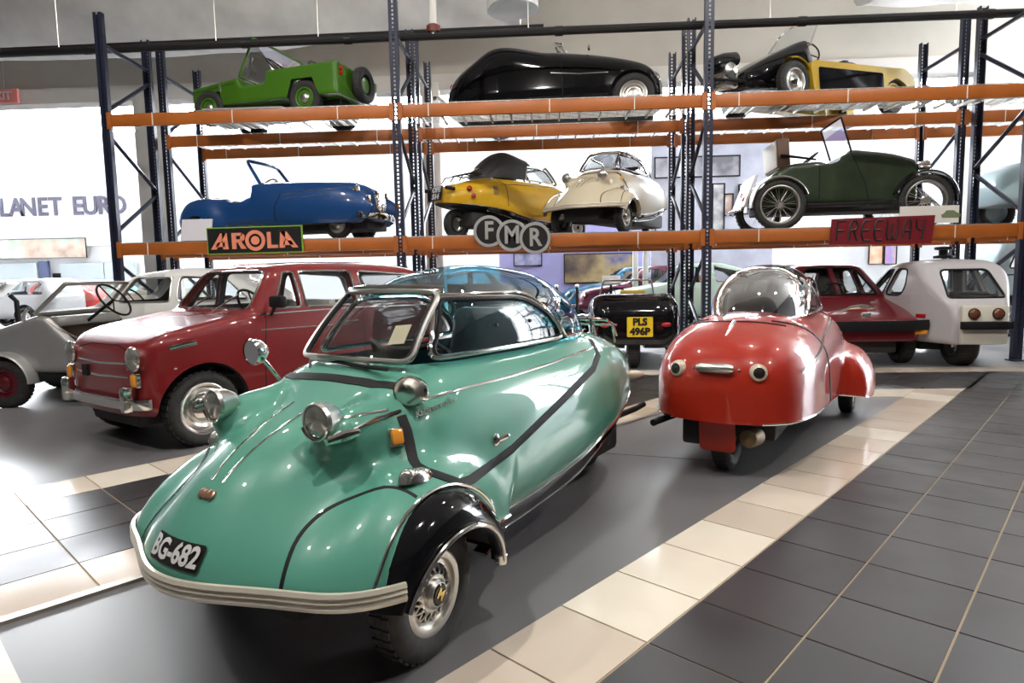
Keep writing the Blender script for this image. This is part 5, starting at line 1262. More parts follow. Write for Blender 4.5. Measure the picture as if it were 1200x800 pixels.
for s in (1, -1):
    wheel(B3, (0, s * .66, .25), .25, .15, .14, 'disc', satin, chrome, s); wing(B3, 0, s * .66, .25, .30, .18, R(10), R(170), blackgloss)
    q = front_pts(b3, [(s * .36, .56)], 4, -1)[0]; n = normals(b3, q)[0]; lv = lathe([(.001, .03), (.5, .026), (.9, .012), (1, -.01)], 18, 'Z')
    mesh('tail_lamp', *xform(([(x * .03, y * .062, z_) for x, y, z_ in lv[0]], lv[1]), Matrix.Translation(Vector(q)) @ Matrix((Vector((0, 0, 1)), Vector((0, 1, 0)), Vector((-1, 0, 0)))).transposed().to_4x4()), redlens, B3)
P_ = front_pts(b3, [(-.05, .54)], 4, -1)[0]
kr_plate(B3, b3, P_ + np.array([-.05, 0, 0]), (-1, 0, .08), (0, 0, 1), '', .30, .235, mat('plate_yellow', (.85, .58, .02), .4), plate_black, .115, ['PLS', '496P'])
flatscreen(B3, (-.42, .84), (-.55, 1.08), .40, .34, satin, .012, .08, None, False); steering(B3, (-.75, .15, .85), -.8, .16)
mesh('cushion', *box((-1.62, -.18, .90), (-1.36, .14, .955), .02), mat('mustard_cloth', (.45, .33, .04), .8), B3); seat_pair(B3, -1.1, .0, .38, seat_black, .7, .42, 1)
side_line(B3, 'flank_trim', b3, [(-.6, .60), (-2.0, .58)], chrome, .012, .004)
# ------------------------------------------------------------------ two wedge microcars under the racks
def wedge(name, label, loc, rz, pm, front_bumper, tailm):
    s_ = roundpoly([(.42, .30, .04), (.44, .50, .03), (.36, .58, .05), (-.20, .74, .1), (-.42, .80, .03), (-.80, 1.24, .08), (-1.35, 1.30, .15), (-1.62, 1.24, .12), (-2.12, .74, .06), (-2.20, .56, .05), (-2.14, .28, .05)], .05)
    p_ = roundpoly([(.44, -.4, 0), (.44, .56, .12), (-.3, .66, .2), (-1.0, .66, .2), (-1.7, .52, .2), (-2.2, .26, .05), (-2.2, -.4, 0)], .08)
    f_ = roundpoly([(-.4, .1, 0), (.62, .2, .05), (.68, .45, .1), (.64, .78, .05), (.42, 1.26, .10), (-.4, 1.36, 0)], .05)
    w1 = roundpoly([(-.62, .84), (-1.02, .84), (-1.02, 1.16), (-.88, 1.16)], .04); w2 = roundpoly([(-1.10, .84), (-1.46, .84), (-1.52, .98), (-1.40, 1.16), (-1.10, 1.17)], .08)
    t, b = hcar(name, label, loc, rz, pm, s_, p_, f_, .07, .026, arches=((0, .24, .28, .36),), cabin=[(-.40, .78), (-.76, 1.3), (-1.6, 1.3), (-1.95, .8), (-1.8, .34), (-.2, .34)], cabin_t=.045, windows=(w1, w2),
        wscreen=(roundpoly([(.03, .84, 0), (.50, .84, .04), (.33, 1.19, .05), (.03, 1.20, 0)], .02), -1.0, 0.0), rscreen=(roundpoly([(-.1, .82, 0), (.30, .82, .04), (.26, 1.14, .05), (-.1, 1.16, 0)], .02), -2.4, -1.55), frame=(blackrub, .012),
        cut=[lambda x, y, z_: np.maximum(np.sqrt((x + 1.72) ** 2 + (z_ - .25) ** 2) - .30, np.abs(y) - .16)])
    for s in (1, -1):
        wheel(t, (0, s * .56, .24), .24, .13, .15, 'disc', dark, satin, s)
    wheel(t, (-1.72, 0, .25), .25, .13, .24, 'disc', satin, satin, 1)
    bp = [np.array([.475 - .10 * (abs(y) / .68) ** 4, y, .50]) for y in np.linspace(-.66, .66, 21)]; mesh('front_bumper', *ribbon(bp, [(1, 0, 0)] * 21, .12, .03), blackrub, t, angle=60)
    for s in (1, -1): mesh('indicator', *xform(box((-.03, -.07, -.025), (.03, .07, .025), .008), Matrix.Translation((.40, s * .56, .415))), amber, t)
    for y_ in (-.22, .22): q = top_pts(b, [(-.40, y_)])[0]; mesh('wiper', *tube([q, q + [-.06, .02, .05], q + [-.2, .2, .22]], .007, 6), blackrub, t)
    seat_pair(t, -1.15, .0, .38, seat_black, .9, .42, 1); steering(t, (-.68, .0, .86), -.9, .17); mesh('dashboard', *box((-.6, -.5, .66), (-.42, .5, .78), .03), blackrub, t); mesh('screen_pillar', *tube([front_pts(b, [(0, .84)], 4)[0] - [.02, 0, 0], front_pts(b, [(0, 1.19)], 4)[0] - [.02, 0, 0]], .02, 8), pm, t)
    tp = mesh('tail_panel', *box((-2.235, -.24, .30), (-2.16, .24, .74), .02), tailm, t)
    for s in (1, -1): lamp_on(t, 'tail_lamp', (-2.235, s * .125, .645), (-1, 0, .12), .062, .02, blackrub, mat('brown_lens', (.16, .045, .02), .15, 0, .8))
    mesh('rear_bumper', *box((-2.30, -.26, .47), (-2.22, .26, .56), .01), blackrub, t); mesh('underside', *box((-1.5, -.35, .16), (.3, .35, .30), .02), dark, t)
    return t, b
wine = paint('wine_red_paint', (.13, .006, .012), .2, .8)
c = onz(1066, 425); WR, wrb = wedge('wedge_microcar', 'wine red wedge-nosed microcar with black bumper beside the white one', (c[0] - .65, c[1] + .05), R(-89), wine, True, wine)
q = front_pts(wrb, [(-.02, .60)], 4)[0]; mesh('nose_badge', *xform(box((-.01, -.055, -.03), (.015, .055, .05), .012), Matrix.Translation(q)), satin, WR)
greyw = paint('pale_grey_paint', (.48, .46, .47), .25, .5)
c = onz(1128, 427); a = R(85); hd = np.array([math.cos(a), math.sin(a)]); WG, wgb = wedge('wedge_microcar', 'pale grey wedge microcar showing its tail and twin round lamps', c[:2] + hd * 1.72 + [-.05, 0], a, greyw, False, mat('cream_panel', (.70, .66, .56), .3))
side_line(WG, 'side_reflector', wgb, [(-1.72, .60), (-1.84, .60)], redlens, .045, .01, sides=(1, -1)); mesh('roof_knob', *xform(lathe([(.11, 0), (.11, .03), (.05, .04), (.05, .10), (.10, .11), (.10, .14), (.001, .15)], 18, 'Z'), Matrix.Translation((-1.25, 0, 1.29))), blackrub, WG)
q = side_pts(wgb, [(-1.16, .64)], 1)[0]; mesh('filler_hole', *xform(lathe([(.03, 0), (.001, .004)], 12, 'Z'), Matrix.Translation(q) @ frame_to((0, 1, .1))), blackrub, WG)
# ------------------------------------------------------------------ pale blue van behind the racks and pale blue pickup on the shelf at the right
palebl = paint('pale_blue_paint', (.42, .56, .60), .3, .4)
s_ = roundpoly([(.55, .35, .1), (.60, .8, .1), (.50, 1.0, .1), (.30, 1.15, .1), (.05, 1.72, .15), (-2.6, 1.80, .2), (-2.75, 1.2, .1), (-2.75, .35, .1)], .1)
p_ = roundpoly([(.6, -.4, 0), (.6, .5, .2), (.2, .78, .2), (-2.6, .80, .15), (-2.75, .7, .1), (-2.75, -.4, 0)], .1); f_ = roundpoly([(-.4, .1, 0), (.78, .3, .05), (.81, .9, .1), (.72, 1.7, .2), (-.4, 1.85, 0)], .05)
w1 = roundpoly([(.05, 1.15), (-.55, 1.15), (-.55, 1.55), (-.10, 1.55)], .05); w2 = roundpoly([(-.75, 1.15), (-1.35, 1.15), (-1.35, 1.55), (-.75, 1.55)], .08); w3 = roundpoly([(-1.55, 1.15), (-2.2, 1.15), (-2.2, 1.55), (-1.55, 1.55)], .08)
c = onz(1185, 415); VAN, vnb = hcar('van', 'pale blue van with side windows standing behind the racks', (7.75, 11.9), R(178), palebl, s_, p_, f_, .10, .035, arches=((0, .32, .38, .45), (-2.0, .32, .38, .45)), cabin=[(.2, 1.1), (0, 1.75), (-2.6, 1.75), (-2.6, .5), (.2, .5)], windows=(w1, w2, w3), frame=(blackrub, .014))
for s in (1, -1): wheel(VAN, (0, s * .66, .31), .31, .2, .16, 'disc', palebl, chrome, s); wheel(VAN, (-2.0, s * .66, .31), .31, .2, .16, 'disc', palebl, chrome, s)
side_line(VAN, 'waist_trim', vnb, [(.3, 1.04), (-2.6, 1.04)], blackrub, .02, .005); seat_pair(VAN, -.5, .35, .6, seat_black)
s_ = roundpoly([(.55, .32, .1), (.62, .62, .15), (.45, .86, .2), (-.35, .98, .05), (-.60, 1.40, .12), (-1.25, 1.44, .12), (-1.45, .98, .05), (-2.4, .90, .1), (-2.4, .32, .1)], .1)
p_ = roundpoly([(.62, -.4, 0), (.62, .3, .25), (.3, .60, .2), (-2.3, .64, .15), (-2.4, -.4, 0)], .1); f_ = roundpoly([(-.4, .1, 0), (.62, .3, .05), (.66, .8, .1), (.50, 1.40, .15), (-.4, 1.5, 0)], .05)
w1 = roundpoly([(-.56, 1.02), (-1.25, 1.02), (-1.15, 1.34), (-.72, 1.34)], .05)
PK, pkb = hcar('pickup', 'pale blue rounded pickup on the lower rack shelf at the wall side', (6.80, 9.7), R(181), palebl, s_, p_, f_, .12, .035, z=ZS, arches=((0, .28, .34, .4), (-1.8, .28, .34, .4)), cabin=[(-.4, .95), (-.6, 1.4), (-1.3, 1.4), (-1.4, .5), (-.3, .5)], windows=(w1,), wscreen=(roundpoly([(-.1, 1.02, 0), (.48, 1.02, .05), (.40, 1.34, .06), (-.1, 1.36, 0)], .03), -.9, 0), frame=(blackrub, .012))
for s in (1, -1): wheel(PK, (0, s * .54, .28), .28, .18, .14, 'disc', palebl, chrome, s); wheel(PK, (-1.8, s * .54, .28), .28, .18, .14, 'disc', palebl, chrome, s); q = side_pts(pkb, [(-1.15, .86)], s)[0]; mesh('door_handle', *tube([q + [.08, s * .01, 0], q + [.05, s * .03, 0], q + [-.08, s * .03, 0]], .014, 6), blackrub, PK)

# ------------------------------------------------------------------ beyond the racks: display walls, shop fronts, far cars
def at(px, py, Y): return ony(px, py, Y)
lw = mesh('wall_display', *box((at(585, 300, 20)[0], 20, 0), (at(765, 300, 20)[0], 20.2, 2.75)), lilac, smooth=False, kind='structure', label='lilac display wall')
greyp = noise_var(mat('grey_display_wall', (.34, .35, .42), .7), 1.5, .2)
pw_ = mesh('wall_poster', *box((at(763, 300, 17.5)[0], 17.5, 0), (at(905, 300, 17.5)[0], 17.7, 4.75)), greyp, smooth=False, kind='structure', label='grey display wall hung with pictures')
def picture(px0, py0, px1, py1, Y, cols, label, frame=None, name='picture', scale=2.0, seed=0):
    a, b = at(px0, py1, Y), at(px1, py0, Y)
    m = bpy.data.materials.new('print'); m.use_nodes = True; nt = m.node_tree; bs_ = nt.nodes['Principled BSDF']; bs_.inputs['Roughness'].default_value = .5
    tc = nt.nodes.new('ShaderNodeTexCoord'); nz = nt.nodes.new('ShaderNodeTexNoise'); nz.inputs['Scale'].default_value = scale; nz.inputs['Detail'].default_value = 5
    mp = nt.nodes.new('ShaderNodeMapping'); mp.inputs['Location'].default_value = (seed * 3.1, seed, 0); nt.links.new(tc.outputs['Object'], mp.inputs[0]); nt.links.new(mp.outputs[0], nz.inputs['Vector'])
    cr_ = nt.nodes.new('ShaderNodeValToRGB'); el = cr_.color_ramp.elements
    while len(el) < len(cols): el.new(.5)
    for i, cc in enumerate(cols): el[i].position = .32 + .36 * i / (len(cols) - 1); el[i].color = (*cc, 1)
    nt.links.new(nz.outputs['Fac'], cr_.inputs[0]); nt.links.new(cr_.outputs[0], bs_.inputs['Base Color'])
    t = empty(name, ((a[0] + b[0]) / 2, Y, a[2]), 0, label, 'picture'); wx, hz = (b[0] - a[0]) / 2, b[2] - a[2]
    mesh('print', *box((-wx, -.03, 0), (wx, 0, hz)), m, t, smooth=False)
    fm = frame or blackrub
    for q in (((-wx - .03, -.05, -.03), (-wx, 0, hz + .03)), ((wx, -.05, -.03), (wx + .03, 0, hz + .03)), ((-wx, -.05, -.03), (wx, 0, 0)), ((-wx, -.05, hz), (wx, 0, hz + .03))): mesh('frame_bar', *box(*q), fm, t, smooth=False)
    return t
picture(662, 297, 741, 331, 19.96, ((.05, .04, .05), (.20, .14, .08), (.45, .34, .16), (.06, .09, .35)), 'wide dark painting with golden light on the lilac wall', scale=.9, seed=2)
picture(603, 297, 634, 311, 19.96, ((.05, .05, .12), (.25, .25, .45), (.5, .5, .7)), 'small blue print beside the wide golden painting', scale=2, seed=5)
picture(768, 183, 866, 208, 17.46, ((.10, .10, .12), (.30, .30, .34), (.55, .55, .58)), 'long black and white photograph high on the grey display wall', scale=1.2, seed=1)
picture(835, 216, 848, 270, 17.46, ((.04, .04, .05), (.22, .22, .24), (.5, .5, .5)), 'narrow dark portrait print on the grey display wall', scale=2, seed=4)
picture(849, 228, 858, 252, 17.46, ((.06, .05, .05), (.3, .2, .18), (.5, .45, .4)), 'tiny brownish print on the grey display wall', scale=2, seed=6)
picture(866, 217, 876, 250, 17.46, ((.5, .5, .52), (.62, .62, .64), (.75, .75, .75)), 'pale framed print at the edge of the grey display wall', scale=2, seed=7)
for px in (745, 757): mesh('white_post', *box((at(px - 3, 300, 15.4)[0], 15.4, 0), (at(px + 3, 300, 15.4)[0], 15.52, 2.6), .01), offwhite, label='white square post before the lilac wall, ' + ('next to the golden painting' if px < 750 else 'next to the grey display wall'), cat='post')
# far shop fronts of the atrium
YF = 32.95
def rectw(name, px0, py0, px1, py1, m, Y=YF, d=.06, parent=None, **kw):
    a, b = at(px0, py1, Y), at(px1, py0, Y); return mesh(name, *box((a[0], Y - d, a[2]), (b[0], Y, b[2])), m, parent, smooth=False, **kw)
rectw('fascia_board', -60, 222, 172, 292, mat('white_fascia', (.80, .80, .84), .6), YF, .3, label='white shop fascia board under grey block letters', cat='board')
lt = mat('grey_lavender_letter', (.06, .055, .085), .6)
a0, a1 = at(-24, 247, YF - .4), at(150, 243, YF - .4); ss_ = empty('shop_sign', ((a0[0] + a1[0]) / 2, YF - .36, (a0[2] + a1[2]) / 2 + .1), 0, 'grey block lettering reading PLANET EURO on the white fascia', 'sign')
for ch, px in zip('PLANETEURO', (-10, 5, 19, 33, 50, 65, 91, 106, 122, 138)):
    tv, tf = text_mesh(ch, 1.30, .02, bold=.028); lx = at(px, 245, YF - .36)[0] - (a0[0] + a1[0]) / 2; mesh('letter', [(q[0] * .92 + lx, -q[2], q[1]) for q in tv], tf, lt, ss_, smooth=False)
picture(-40, 279, 100, 304, YF - .32, ((.16, .14, .12), (.42, .30, .24), (.35, .42, .34), (.60, .55, .50)), 'long street scene mural under the white shop fascia', scale=.8, seed=3, name='mural')
dz = mat('navy_post', (.03, .04, .10), .5)
for px in (55,): rectw('shop_post', px - 3, 306, px + 3, 361, dz, YF - .3, .15, label='navy blue post dividing the far shop windows', cat='post')
for k, (p0, p1) in enumerate(((-30, 44), (75, 122), (126, 160))): rectw('window_%d' % (k + 1), p0, 308, p1, 345, mat('shop_glass', (.35, .40, .42), .08, 0, .3), YF - .1, .1, kind='structure')
rectw('small_notice', 63, 320, 72, 326, blackrub, YF + .05, .06, label='small dark notice by the navy post', cat='notice'); rectw('small_notice', 152, 320, 158, 330, blackrub, YF + .05, .06, label='small dark framed notice beside the end shop window', cat='notice')
picture(1018, 283, 1034, 309, 24, ((.75, .70, .55), (.70, .35, .20), (.55, .60, .30)), 'bright orange and green painting behind the wine red microcar', scale=1.2, seed=8)
picture(1036, 283, 1050, 309, 24, ((.70, .45, .15), (.30, .25, .60), (.65, .20, .15)), 'purple and orange painting behind the pale grey microcar', scale=1.2, seed=9)
mesh('wall_gallery', *box((at(985, 300, 24.2)[0], 24.05, 0), (at(1240, 300, 24.2)[0], 24.25, 3.4)), brightwall, smooth=False, kind='structure', label='white gallery wall')
mesh('wall_panelled', *box((at(1148, 300, 15)[0], 15, 2.0), (16, 15.2, 6.3)), offwhite, smooth=False, kind='structure', label='panelled white wall at the side')
for k in range(5): x = at(1152 + k * 13, 150, 14.98)[0]; mesh('trim_%d' % (k + 2), *box((x, 14.94, 2.0), (x + .08, 15, 6.3)), brightwall, smooth=False, kind='structure')

# far cars
def farcar(loc, rz, col, label, z=0.0, tall=1.0, name='far_car', metal=0, kind=0):
    pm = paint('far_paint', col, .25, .6)
    if kind == 0:   # rounded saloon
        s_ = roundpoly([(.65, .28, .05), (.72, .55, .1), (.55, .78, .2), (-.3, .92, .1), (-.55, .96, .03), (-1.0, 1.36, .15), (-1.7, 1.42, .4), (-2.4, 1.15, .3), (-2.95, .75, .2), (-2.95, .30, .05)], .06)
        w1 = roundpoly([(-.86, .98), (-1.45, .98), (-1.45, 1.29), (-1.08, 1.29)], .04); w2 = roundpoly([(-1.55, .98), (-2.35, .98), (-2.1, 1.18), (-1.55, 1.30)], .06)
    else:           # boxier estate
        s_ = roundpoly([(.6, .30, .05), (.65, .75, .1), (-.35, .86, .1), (-.55, .90, .03), (-.85, 1.32, .08), (-2.7, 1.36, .15), (-2.95, .85, .1), (-2.95, .30, .05)], .06)
        w1 = roundpoly([(-.78, .93), (-1.45, .93), (-1.45, 1.25), (-.98, 1.25)], .04); w2 = roundpoly([(-1.55, .93), (-2.7, .93), (-2.6, 1.25), (-1.55, 1.25)], .05)
    p_ = roundpoly([(.72, -.4, 0), (.72, .35, .25), (.35, .68, .25), (-1.2, .74, .5), (-2.6, .68, .3), (-2.95, .5, .15), (-2.95, -.4, 0)], .1)
    f_ = roundpoly([(-.4, .1, 0), (.68, .2, .1), (.75, .50, .2), (.73, .85, .1), (.68, .94, .04), (.52, 1.30, .14), (.34, 1.46, .1), (-.4, 1.46, 0)], .05)
    t, b = hcar(name, label, loc, rz, pm, s_, p_, f_, .12, .05, z=z, arches=((0, .31, .37, .42), (-2.2, .31, .37, .42)), cabin=[(-.45, .95), (-.9, 1.5), (-2.6, 1.5), (-2.7, .9), (-2.6, .45), (-.3, .45)], cabin_t=.07, windows=(w1, w2),
        wscreen=(roundpoly([(-.1, .98, 0), (.56, .98, .05), (.44, 1.28, .08), (-.1, 1.29, 0)], .03), -1.3, .1), glassm=clear)
    for s in (1, -1):
        for x in (0, -2.2): wheel(t, (x, s * .62, .30), .30, .18, .15, 'disc', satin, chrome, s, tread=False)
        on(t, 'headlamp', b, (s * .52, .66), 1, .09, .04, chrome, lens, (1, 0, .02), 'front', .01)
    mesh('bumper', *tube([(.70, -.62, .40), (.79, -.3, .40), (.79, .3, .40), (.70, .62, .40)], .04, 8), chrome, t); seat_pair(t, -1.3, .3, .45, seat_black)
    return t
def gx(px, Y): return (at(px, 320, Y)[0], Y)
farcar(gx(742, 13.8), R(183), (.55, .72, .62), 'pale mint saloon car with round roof beyond the black three-wheeler')
farcar(gx(686, 18.4), R(184), (.01, .14, .28), 'bright blue saloon car below the golden painting'); farcar(gx(706, 16.9), R(182), (.10, .01, .03), 'burgundy saloon car before the bright blue one')
farcar(gx(612, 18.6), R(4), (.015, .015, .02), 'black saloon car before the lilac wall')
farcar(gx(22, 22), R(185), (.45, .02, .015), 'bright red small car far off in the atrium', kind=0)
farcar(gx(84, 27.5), R(180), (.30, .62, .58), 'turquoise saloon car far off in the atrium'); farcar(gx(150, 24), R(188), (.62, .60, .48), 'cream estate car far off in the atrium', kind=1)
farcar(gx(-22, 17), R(170), (.75, .75, .75), 'white estate car far off behind the silver microcar', kind=1)
# rope stanchions and information stands
rope = mat('white_rope', (.75, .74, .72), .7)
def stanchion(px, Y, label):
    p = gx(px, Y); t = empty('stanchion', (p[0], p[1], 0), 0, label, 'stanchion', 'rope stanchions'); mesh('post', *tube([(0, 0, 0), (0, 0, .95)], .03, 10), blackrub, t); mesh('base', *lathe([(.16, 0), (.16, .03), (.03, .05)], 18, 'Z'), blackrub, t); mesh('cap', *lathe([(.001, .99), (.04, .98), (.04, .94)], 12, 'Z'), chrome, t); return p
pp = [stanchion(px, 12.2, 'black rope stanchion beyond the teal car, before the lilac wall') for px in (652, 676)] + [stanchion(640, 13.5, 'black rope stanchion beyond the teal car, before the lilac wall')]
for a_, b_ in ((pp[0], pp[1]), (pp[2], pp[0])):
    mesh('rope', *tube([(a_[0] + (b_[0] - a_[0]) * q, a_[1] + (b_[1] - a_[1]) * q, .92 - .22 * math.sin(PI * q)) for q in np.linspace(0, 1, 11)], .018, 8), rope, label='white rope slung between black stanchions', cat='rope', group='white ropes between stanchions')
def stand(p, rz, label, hgt=1.0):
    t = empty('information_stand', (p[0], p[1], 0), rz, label, 'sign stand'); mesh('post', *tube([(0, 0, 0), (0, 0, hgt * .93), (0, -.06, hgt)], .028, 10), blackrub, t); mesh('base', *lathe([(.2, 0), (.2, .02), (.03, .04)], 20, 'Z'), blackrub, t)
    bd = mesh('board', *xform(box((-.17, -.13, -.012), (.17, .13, .012), .004), Matrix.Translation((0, -.12, hgt + .06)) @ Matrix.Rotation(R(40), 4, 'X')), satin, t); mesh('sheet', *xform(box((-.15, -.11, .012), (.15, .11, .015)), Matrix.Translation((0, -.12, hgt + .06)) @ Matrix.Rotation(R(40), 4, 'X')), mat('info_sheet', (.72, .72, .70), .5), bd, smooth=False)
stand((at(22, 380, 7.3)[0], 7.3), R(-70), 'black post information stand with slanted board behind the silver microcar', 1.05)
stand((at(716, 340, 12.6)[0], 12.6), 0, 'small information stand beyond the black three-wheeler', 1.0)
# ------------------------------------------------------------------ name signs on the rack beam
YS = 8.235
def flat_sign(px0, py0, px1, py1): a_, b_ = at(px0, py1, YS), at(px1, py0, YS); return a_, b_
a_, b_ = flat_sign(244, 264, 354, 298); W_, H_ = b_[0] - a_[0], b_[2] - a_[2]
sg = empty('name_sign', (a_[0] + W_ / 2, YS, a_[2]), 0, 'black rectangular sign with salmon AROLA lettering and lime edge', 'sign')
sg.rotation_euler = (0, R(-.4), 0)
mesh('edge', *box((-W_ / 2, -.004, 0), (W_ / 2, .02, H_)), mat('lime_edge', (.22, .45, .04), .5), sg, smooth=False); mesh('panel', *box((-W_ / 2 + .014, -.010, .014), (W_ / 2 - .014, 0, H_ - .014)), plate_black, sg, smooth=False)
salmon = mat('salmon_letter', (.80, .26, .15), .5)
def letter_poly(polys, name='letter'):
    for p in polys: mesh(name, *prism(p, -.018, -.009, 'xz'), salmon, sg, smooth=False)
hh = H_ * .60; z0 = H_ * .18
def bar(p0, p1, wd):
    d = np.array(p1) - np.array(p0); n = np.array([-d[1], d[0]]) / np.linalg.norm(d) * wd / 2; return [tuple(np.array(p0) + n), tuple(np.array(p0) - n), tuple(np.array(p1) - n), tuple(np.array(p1) + n)]
def S(x, y): return (-W_ / 2 + W_ * x, z0 + hh * y)
def glyph(polys): m_ = MB(); [m_.add(prism([S(*q) for q in p], -.019, -.009, 'xz')) for p in polys]; m_.build('letter', salmon, sg, smooth=False)
glyph([[(.04, 0), (.10, 0), (.21, 1), (.15, 1)], [(.17, 0), (.225, 0), (.215, 1), (.165, 1)], [(.09, .16), (.19, .16), (.19, .44), (.12, .44)]])
glyph([[(.265, 0), (.31, 0), (.31, 1), (.265, 1)], [(.31, .82), (.37, .82), (.385, .90), (.37, 1), (.31, 1)], [(.37, 1), (.40, .85), (.40, .60), (.375, .46), (.355, .60), (.355, .82)], [(.31, .40), (.36, .40), (.385, .52), (.35, .60), (.31, .60)], [(.325, .42), (.365, .42), (.415, 0), (.36, 0)]])
def ring_(cx, cy, r0, r1, n=28):
    v = []; f = []; c_ = S(cx, cy)
    for k in range(n):
        an = 2 * PI * k / n
        for r in (r0, r1):
            for y in (-.019, -.009): v.append((c_[0] + r * math.cos(an), y, c_[1] + r * math.sin(an)))
    for k in range(n):
        j = (k + 1) % n; q = k * 4; w2 = j * 4
        f += [(q, w2, w2 + 2, q + 2), (q + 2, w2 + 2, w2 + 3, q + 3), (q, q + 1, w2 + 1, w2)]
    return v, f
mesh('letter', *ring_(.51, .5, hh * .42, hh * .64), salmon, sg, smooth=False); mesh('letter_dot', *ring_(.51, .5, .001, hh * .27), salmon, sg, smooth=False)
glyph([[(.635, 0), (.675, 0), (.675, 1), (.635, 1)], [(.675, 0), (.745, 0), (.745, .20), (.675, .20)]])
glyph([[(.775, 1), (.84, 1), (.955, 0), (.895, 0)], [(.76, 0), (.815, 0), (.83, 1), (.775, 1)], [(.80, .16), (.91, .16), (.885, .44), (.81, .44)]])
# three overlapping round letters
fm = empty('name_sign', (at(601, 278, YS)[0], YS, at(601, 278, YS)[2]), 0, 'three overlapping black discs lettered F, M and R with grey rims', 'sign')
greyrim = mat('grey_rim', (.36, .36, .35), .5, .2)
for k, (px, py, ch) in enumerate(((573, 271, 'F'), (600, 276, 'M'), (627, 279, 'R'))):
    q = at(px, py, YS); o_ = at(601, 278, YS); x, z_ = q[0] - o_[0], q[2] - o_[2]; yo = -.012 * (2 - k) if k != 1 else -.03
    yo = (-.004, -.012, -.020)[k]
    d = mesh('disc', *xform(lathe([(.001, -.012), (.165, -.012), (.168, -.006)], 36), Matrix.Translation((x, yo, z_))), plate_black, fm, angle=20); d2 = mesh('rim', *xform(lathe([(.160, -.011), (.162, -.017), (.197, -.017), (.200, -.006), (.200, .0)], 36), Matrix.Translation((x, yo, z_))), greyrim, d, angle=20)
    tv, tf = text_mesh(ch, .31, .003, bold=.008); mesh('letter', [(p[0] * .85 + x, -p[2] + yo - .018, p[1] + z_) for p in tv], tf, greyrim, d, smooth=False)
# red sign
a_, b_ = flat_sign(972, 252, 1095, 287); W_, H_ = b_[0] - a_[0], b_[2] - a_[2]
fs = empty('name_sign', (a_[0] + W_ / 2, YS, a_[2]), 0, 'dark red sign with thin black FREEWAY lettering', 'sign')
mesh('panel', *prism([(-W_ / 2, .0), (W_ / 2 - .03, -.01), (W_ / 2, H_ * 1.0), (-W_ / 2 + .02, H_ * .94)], -.02, .01, 'xz'), mat('dark_red_panel', (.17, .008, .014), .45), fs, smooth=False)
strokes = {'F': [[(0, 0), (.12, 1), (.75, 1)], [(.08, .52), (.6, .52)]], 'R': [[(0, 0), (.1, .75), (.3, 1), (.6, 1), (.75, .8), (.6, .55), (.1, .52)], [(.4, .52), (.75, 0)]], 'E': [[(.75, 1), (.3, 1), (.08, .8), (0, .3), (.2, 0), (.7, 0)], [(.05, .52), (.6, .52)]], 'W': [[(.08, 1), (0, .25), (.15, 0), (.35, 0), (.45, .25), (.5, .8)], [(.45, .25), (.6, 0), (.8, 0), (.95, .25), (1.0, 1)]],
           'A': [[(0, 0), (.12, .7), (.35, 1), (.6, 1), (.72, .8), (.65, 0)], [(.06, .45), (.68, .45)]], 'Y': [[(.08, 1), (.12, .6), (.35, .48), (.7, .5)], [(.8, 1), (.7, .5), (.6, 0)]]}
xc = -W_ / 2 + .07; cw = (W_ - .16) / 7.6
for ch in 'FREEWAY':
    m_ = MB()
    for st in strokes[ch]: m_.add(tube([(xc + p[0] * cw * .95, -.022, H_ * .14 + p[1] * H_ * .72) for p in st], .012, 6))
    m_.build('letter', plate_black, fs); xc += cw * (1.35 if ch == 'W' else 1.05)
# white card with a small green car drawn on it, before the vintage car
a_, b_ = at(1054, 263, 8.30), at(1124, 247, 8.30)
cd = empty('display_card', ((a_[0] + b_[0]) / 2, 8.30, ZS + .012), 0, 'white display card with small green car picture before the vintage car', 'card'); wx = (b_[0] - a_[0]) / 2
mesh('card', *box((-wx, 0, 0), (wx, .012, .21)), mat('white_card', (.74, .72, .66), .6), cd, smooth=False)
mesh('car_picture', *prism([tuple(p) for p in roundpoly([(.15, .06), (.36, .06), (.38, .10), (.33, .12), (.29, .15), (.20, .15), (.17, .11), (.14, .10)], .01)], -.003, -.001, 'xz'), mat('olive_print', (.16, .20, .10), .6), cd, smooth=False)
mesh('shelf_board', *xform(box((0, 0, 0), (.42, .02, .30)), Matrix.Translation((at(212, 288, 8.5)[0], 8.5, ZS + .012)) @ Matrix.Rotation(R(-14), 4, 'X')), mat('pale_board', (.72, .70, .76), .5), smooth=False, label='pale board leaning on the lower shelf behind the tail of the blue roadster', cat='board')
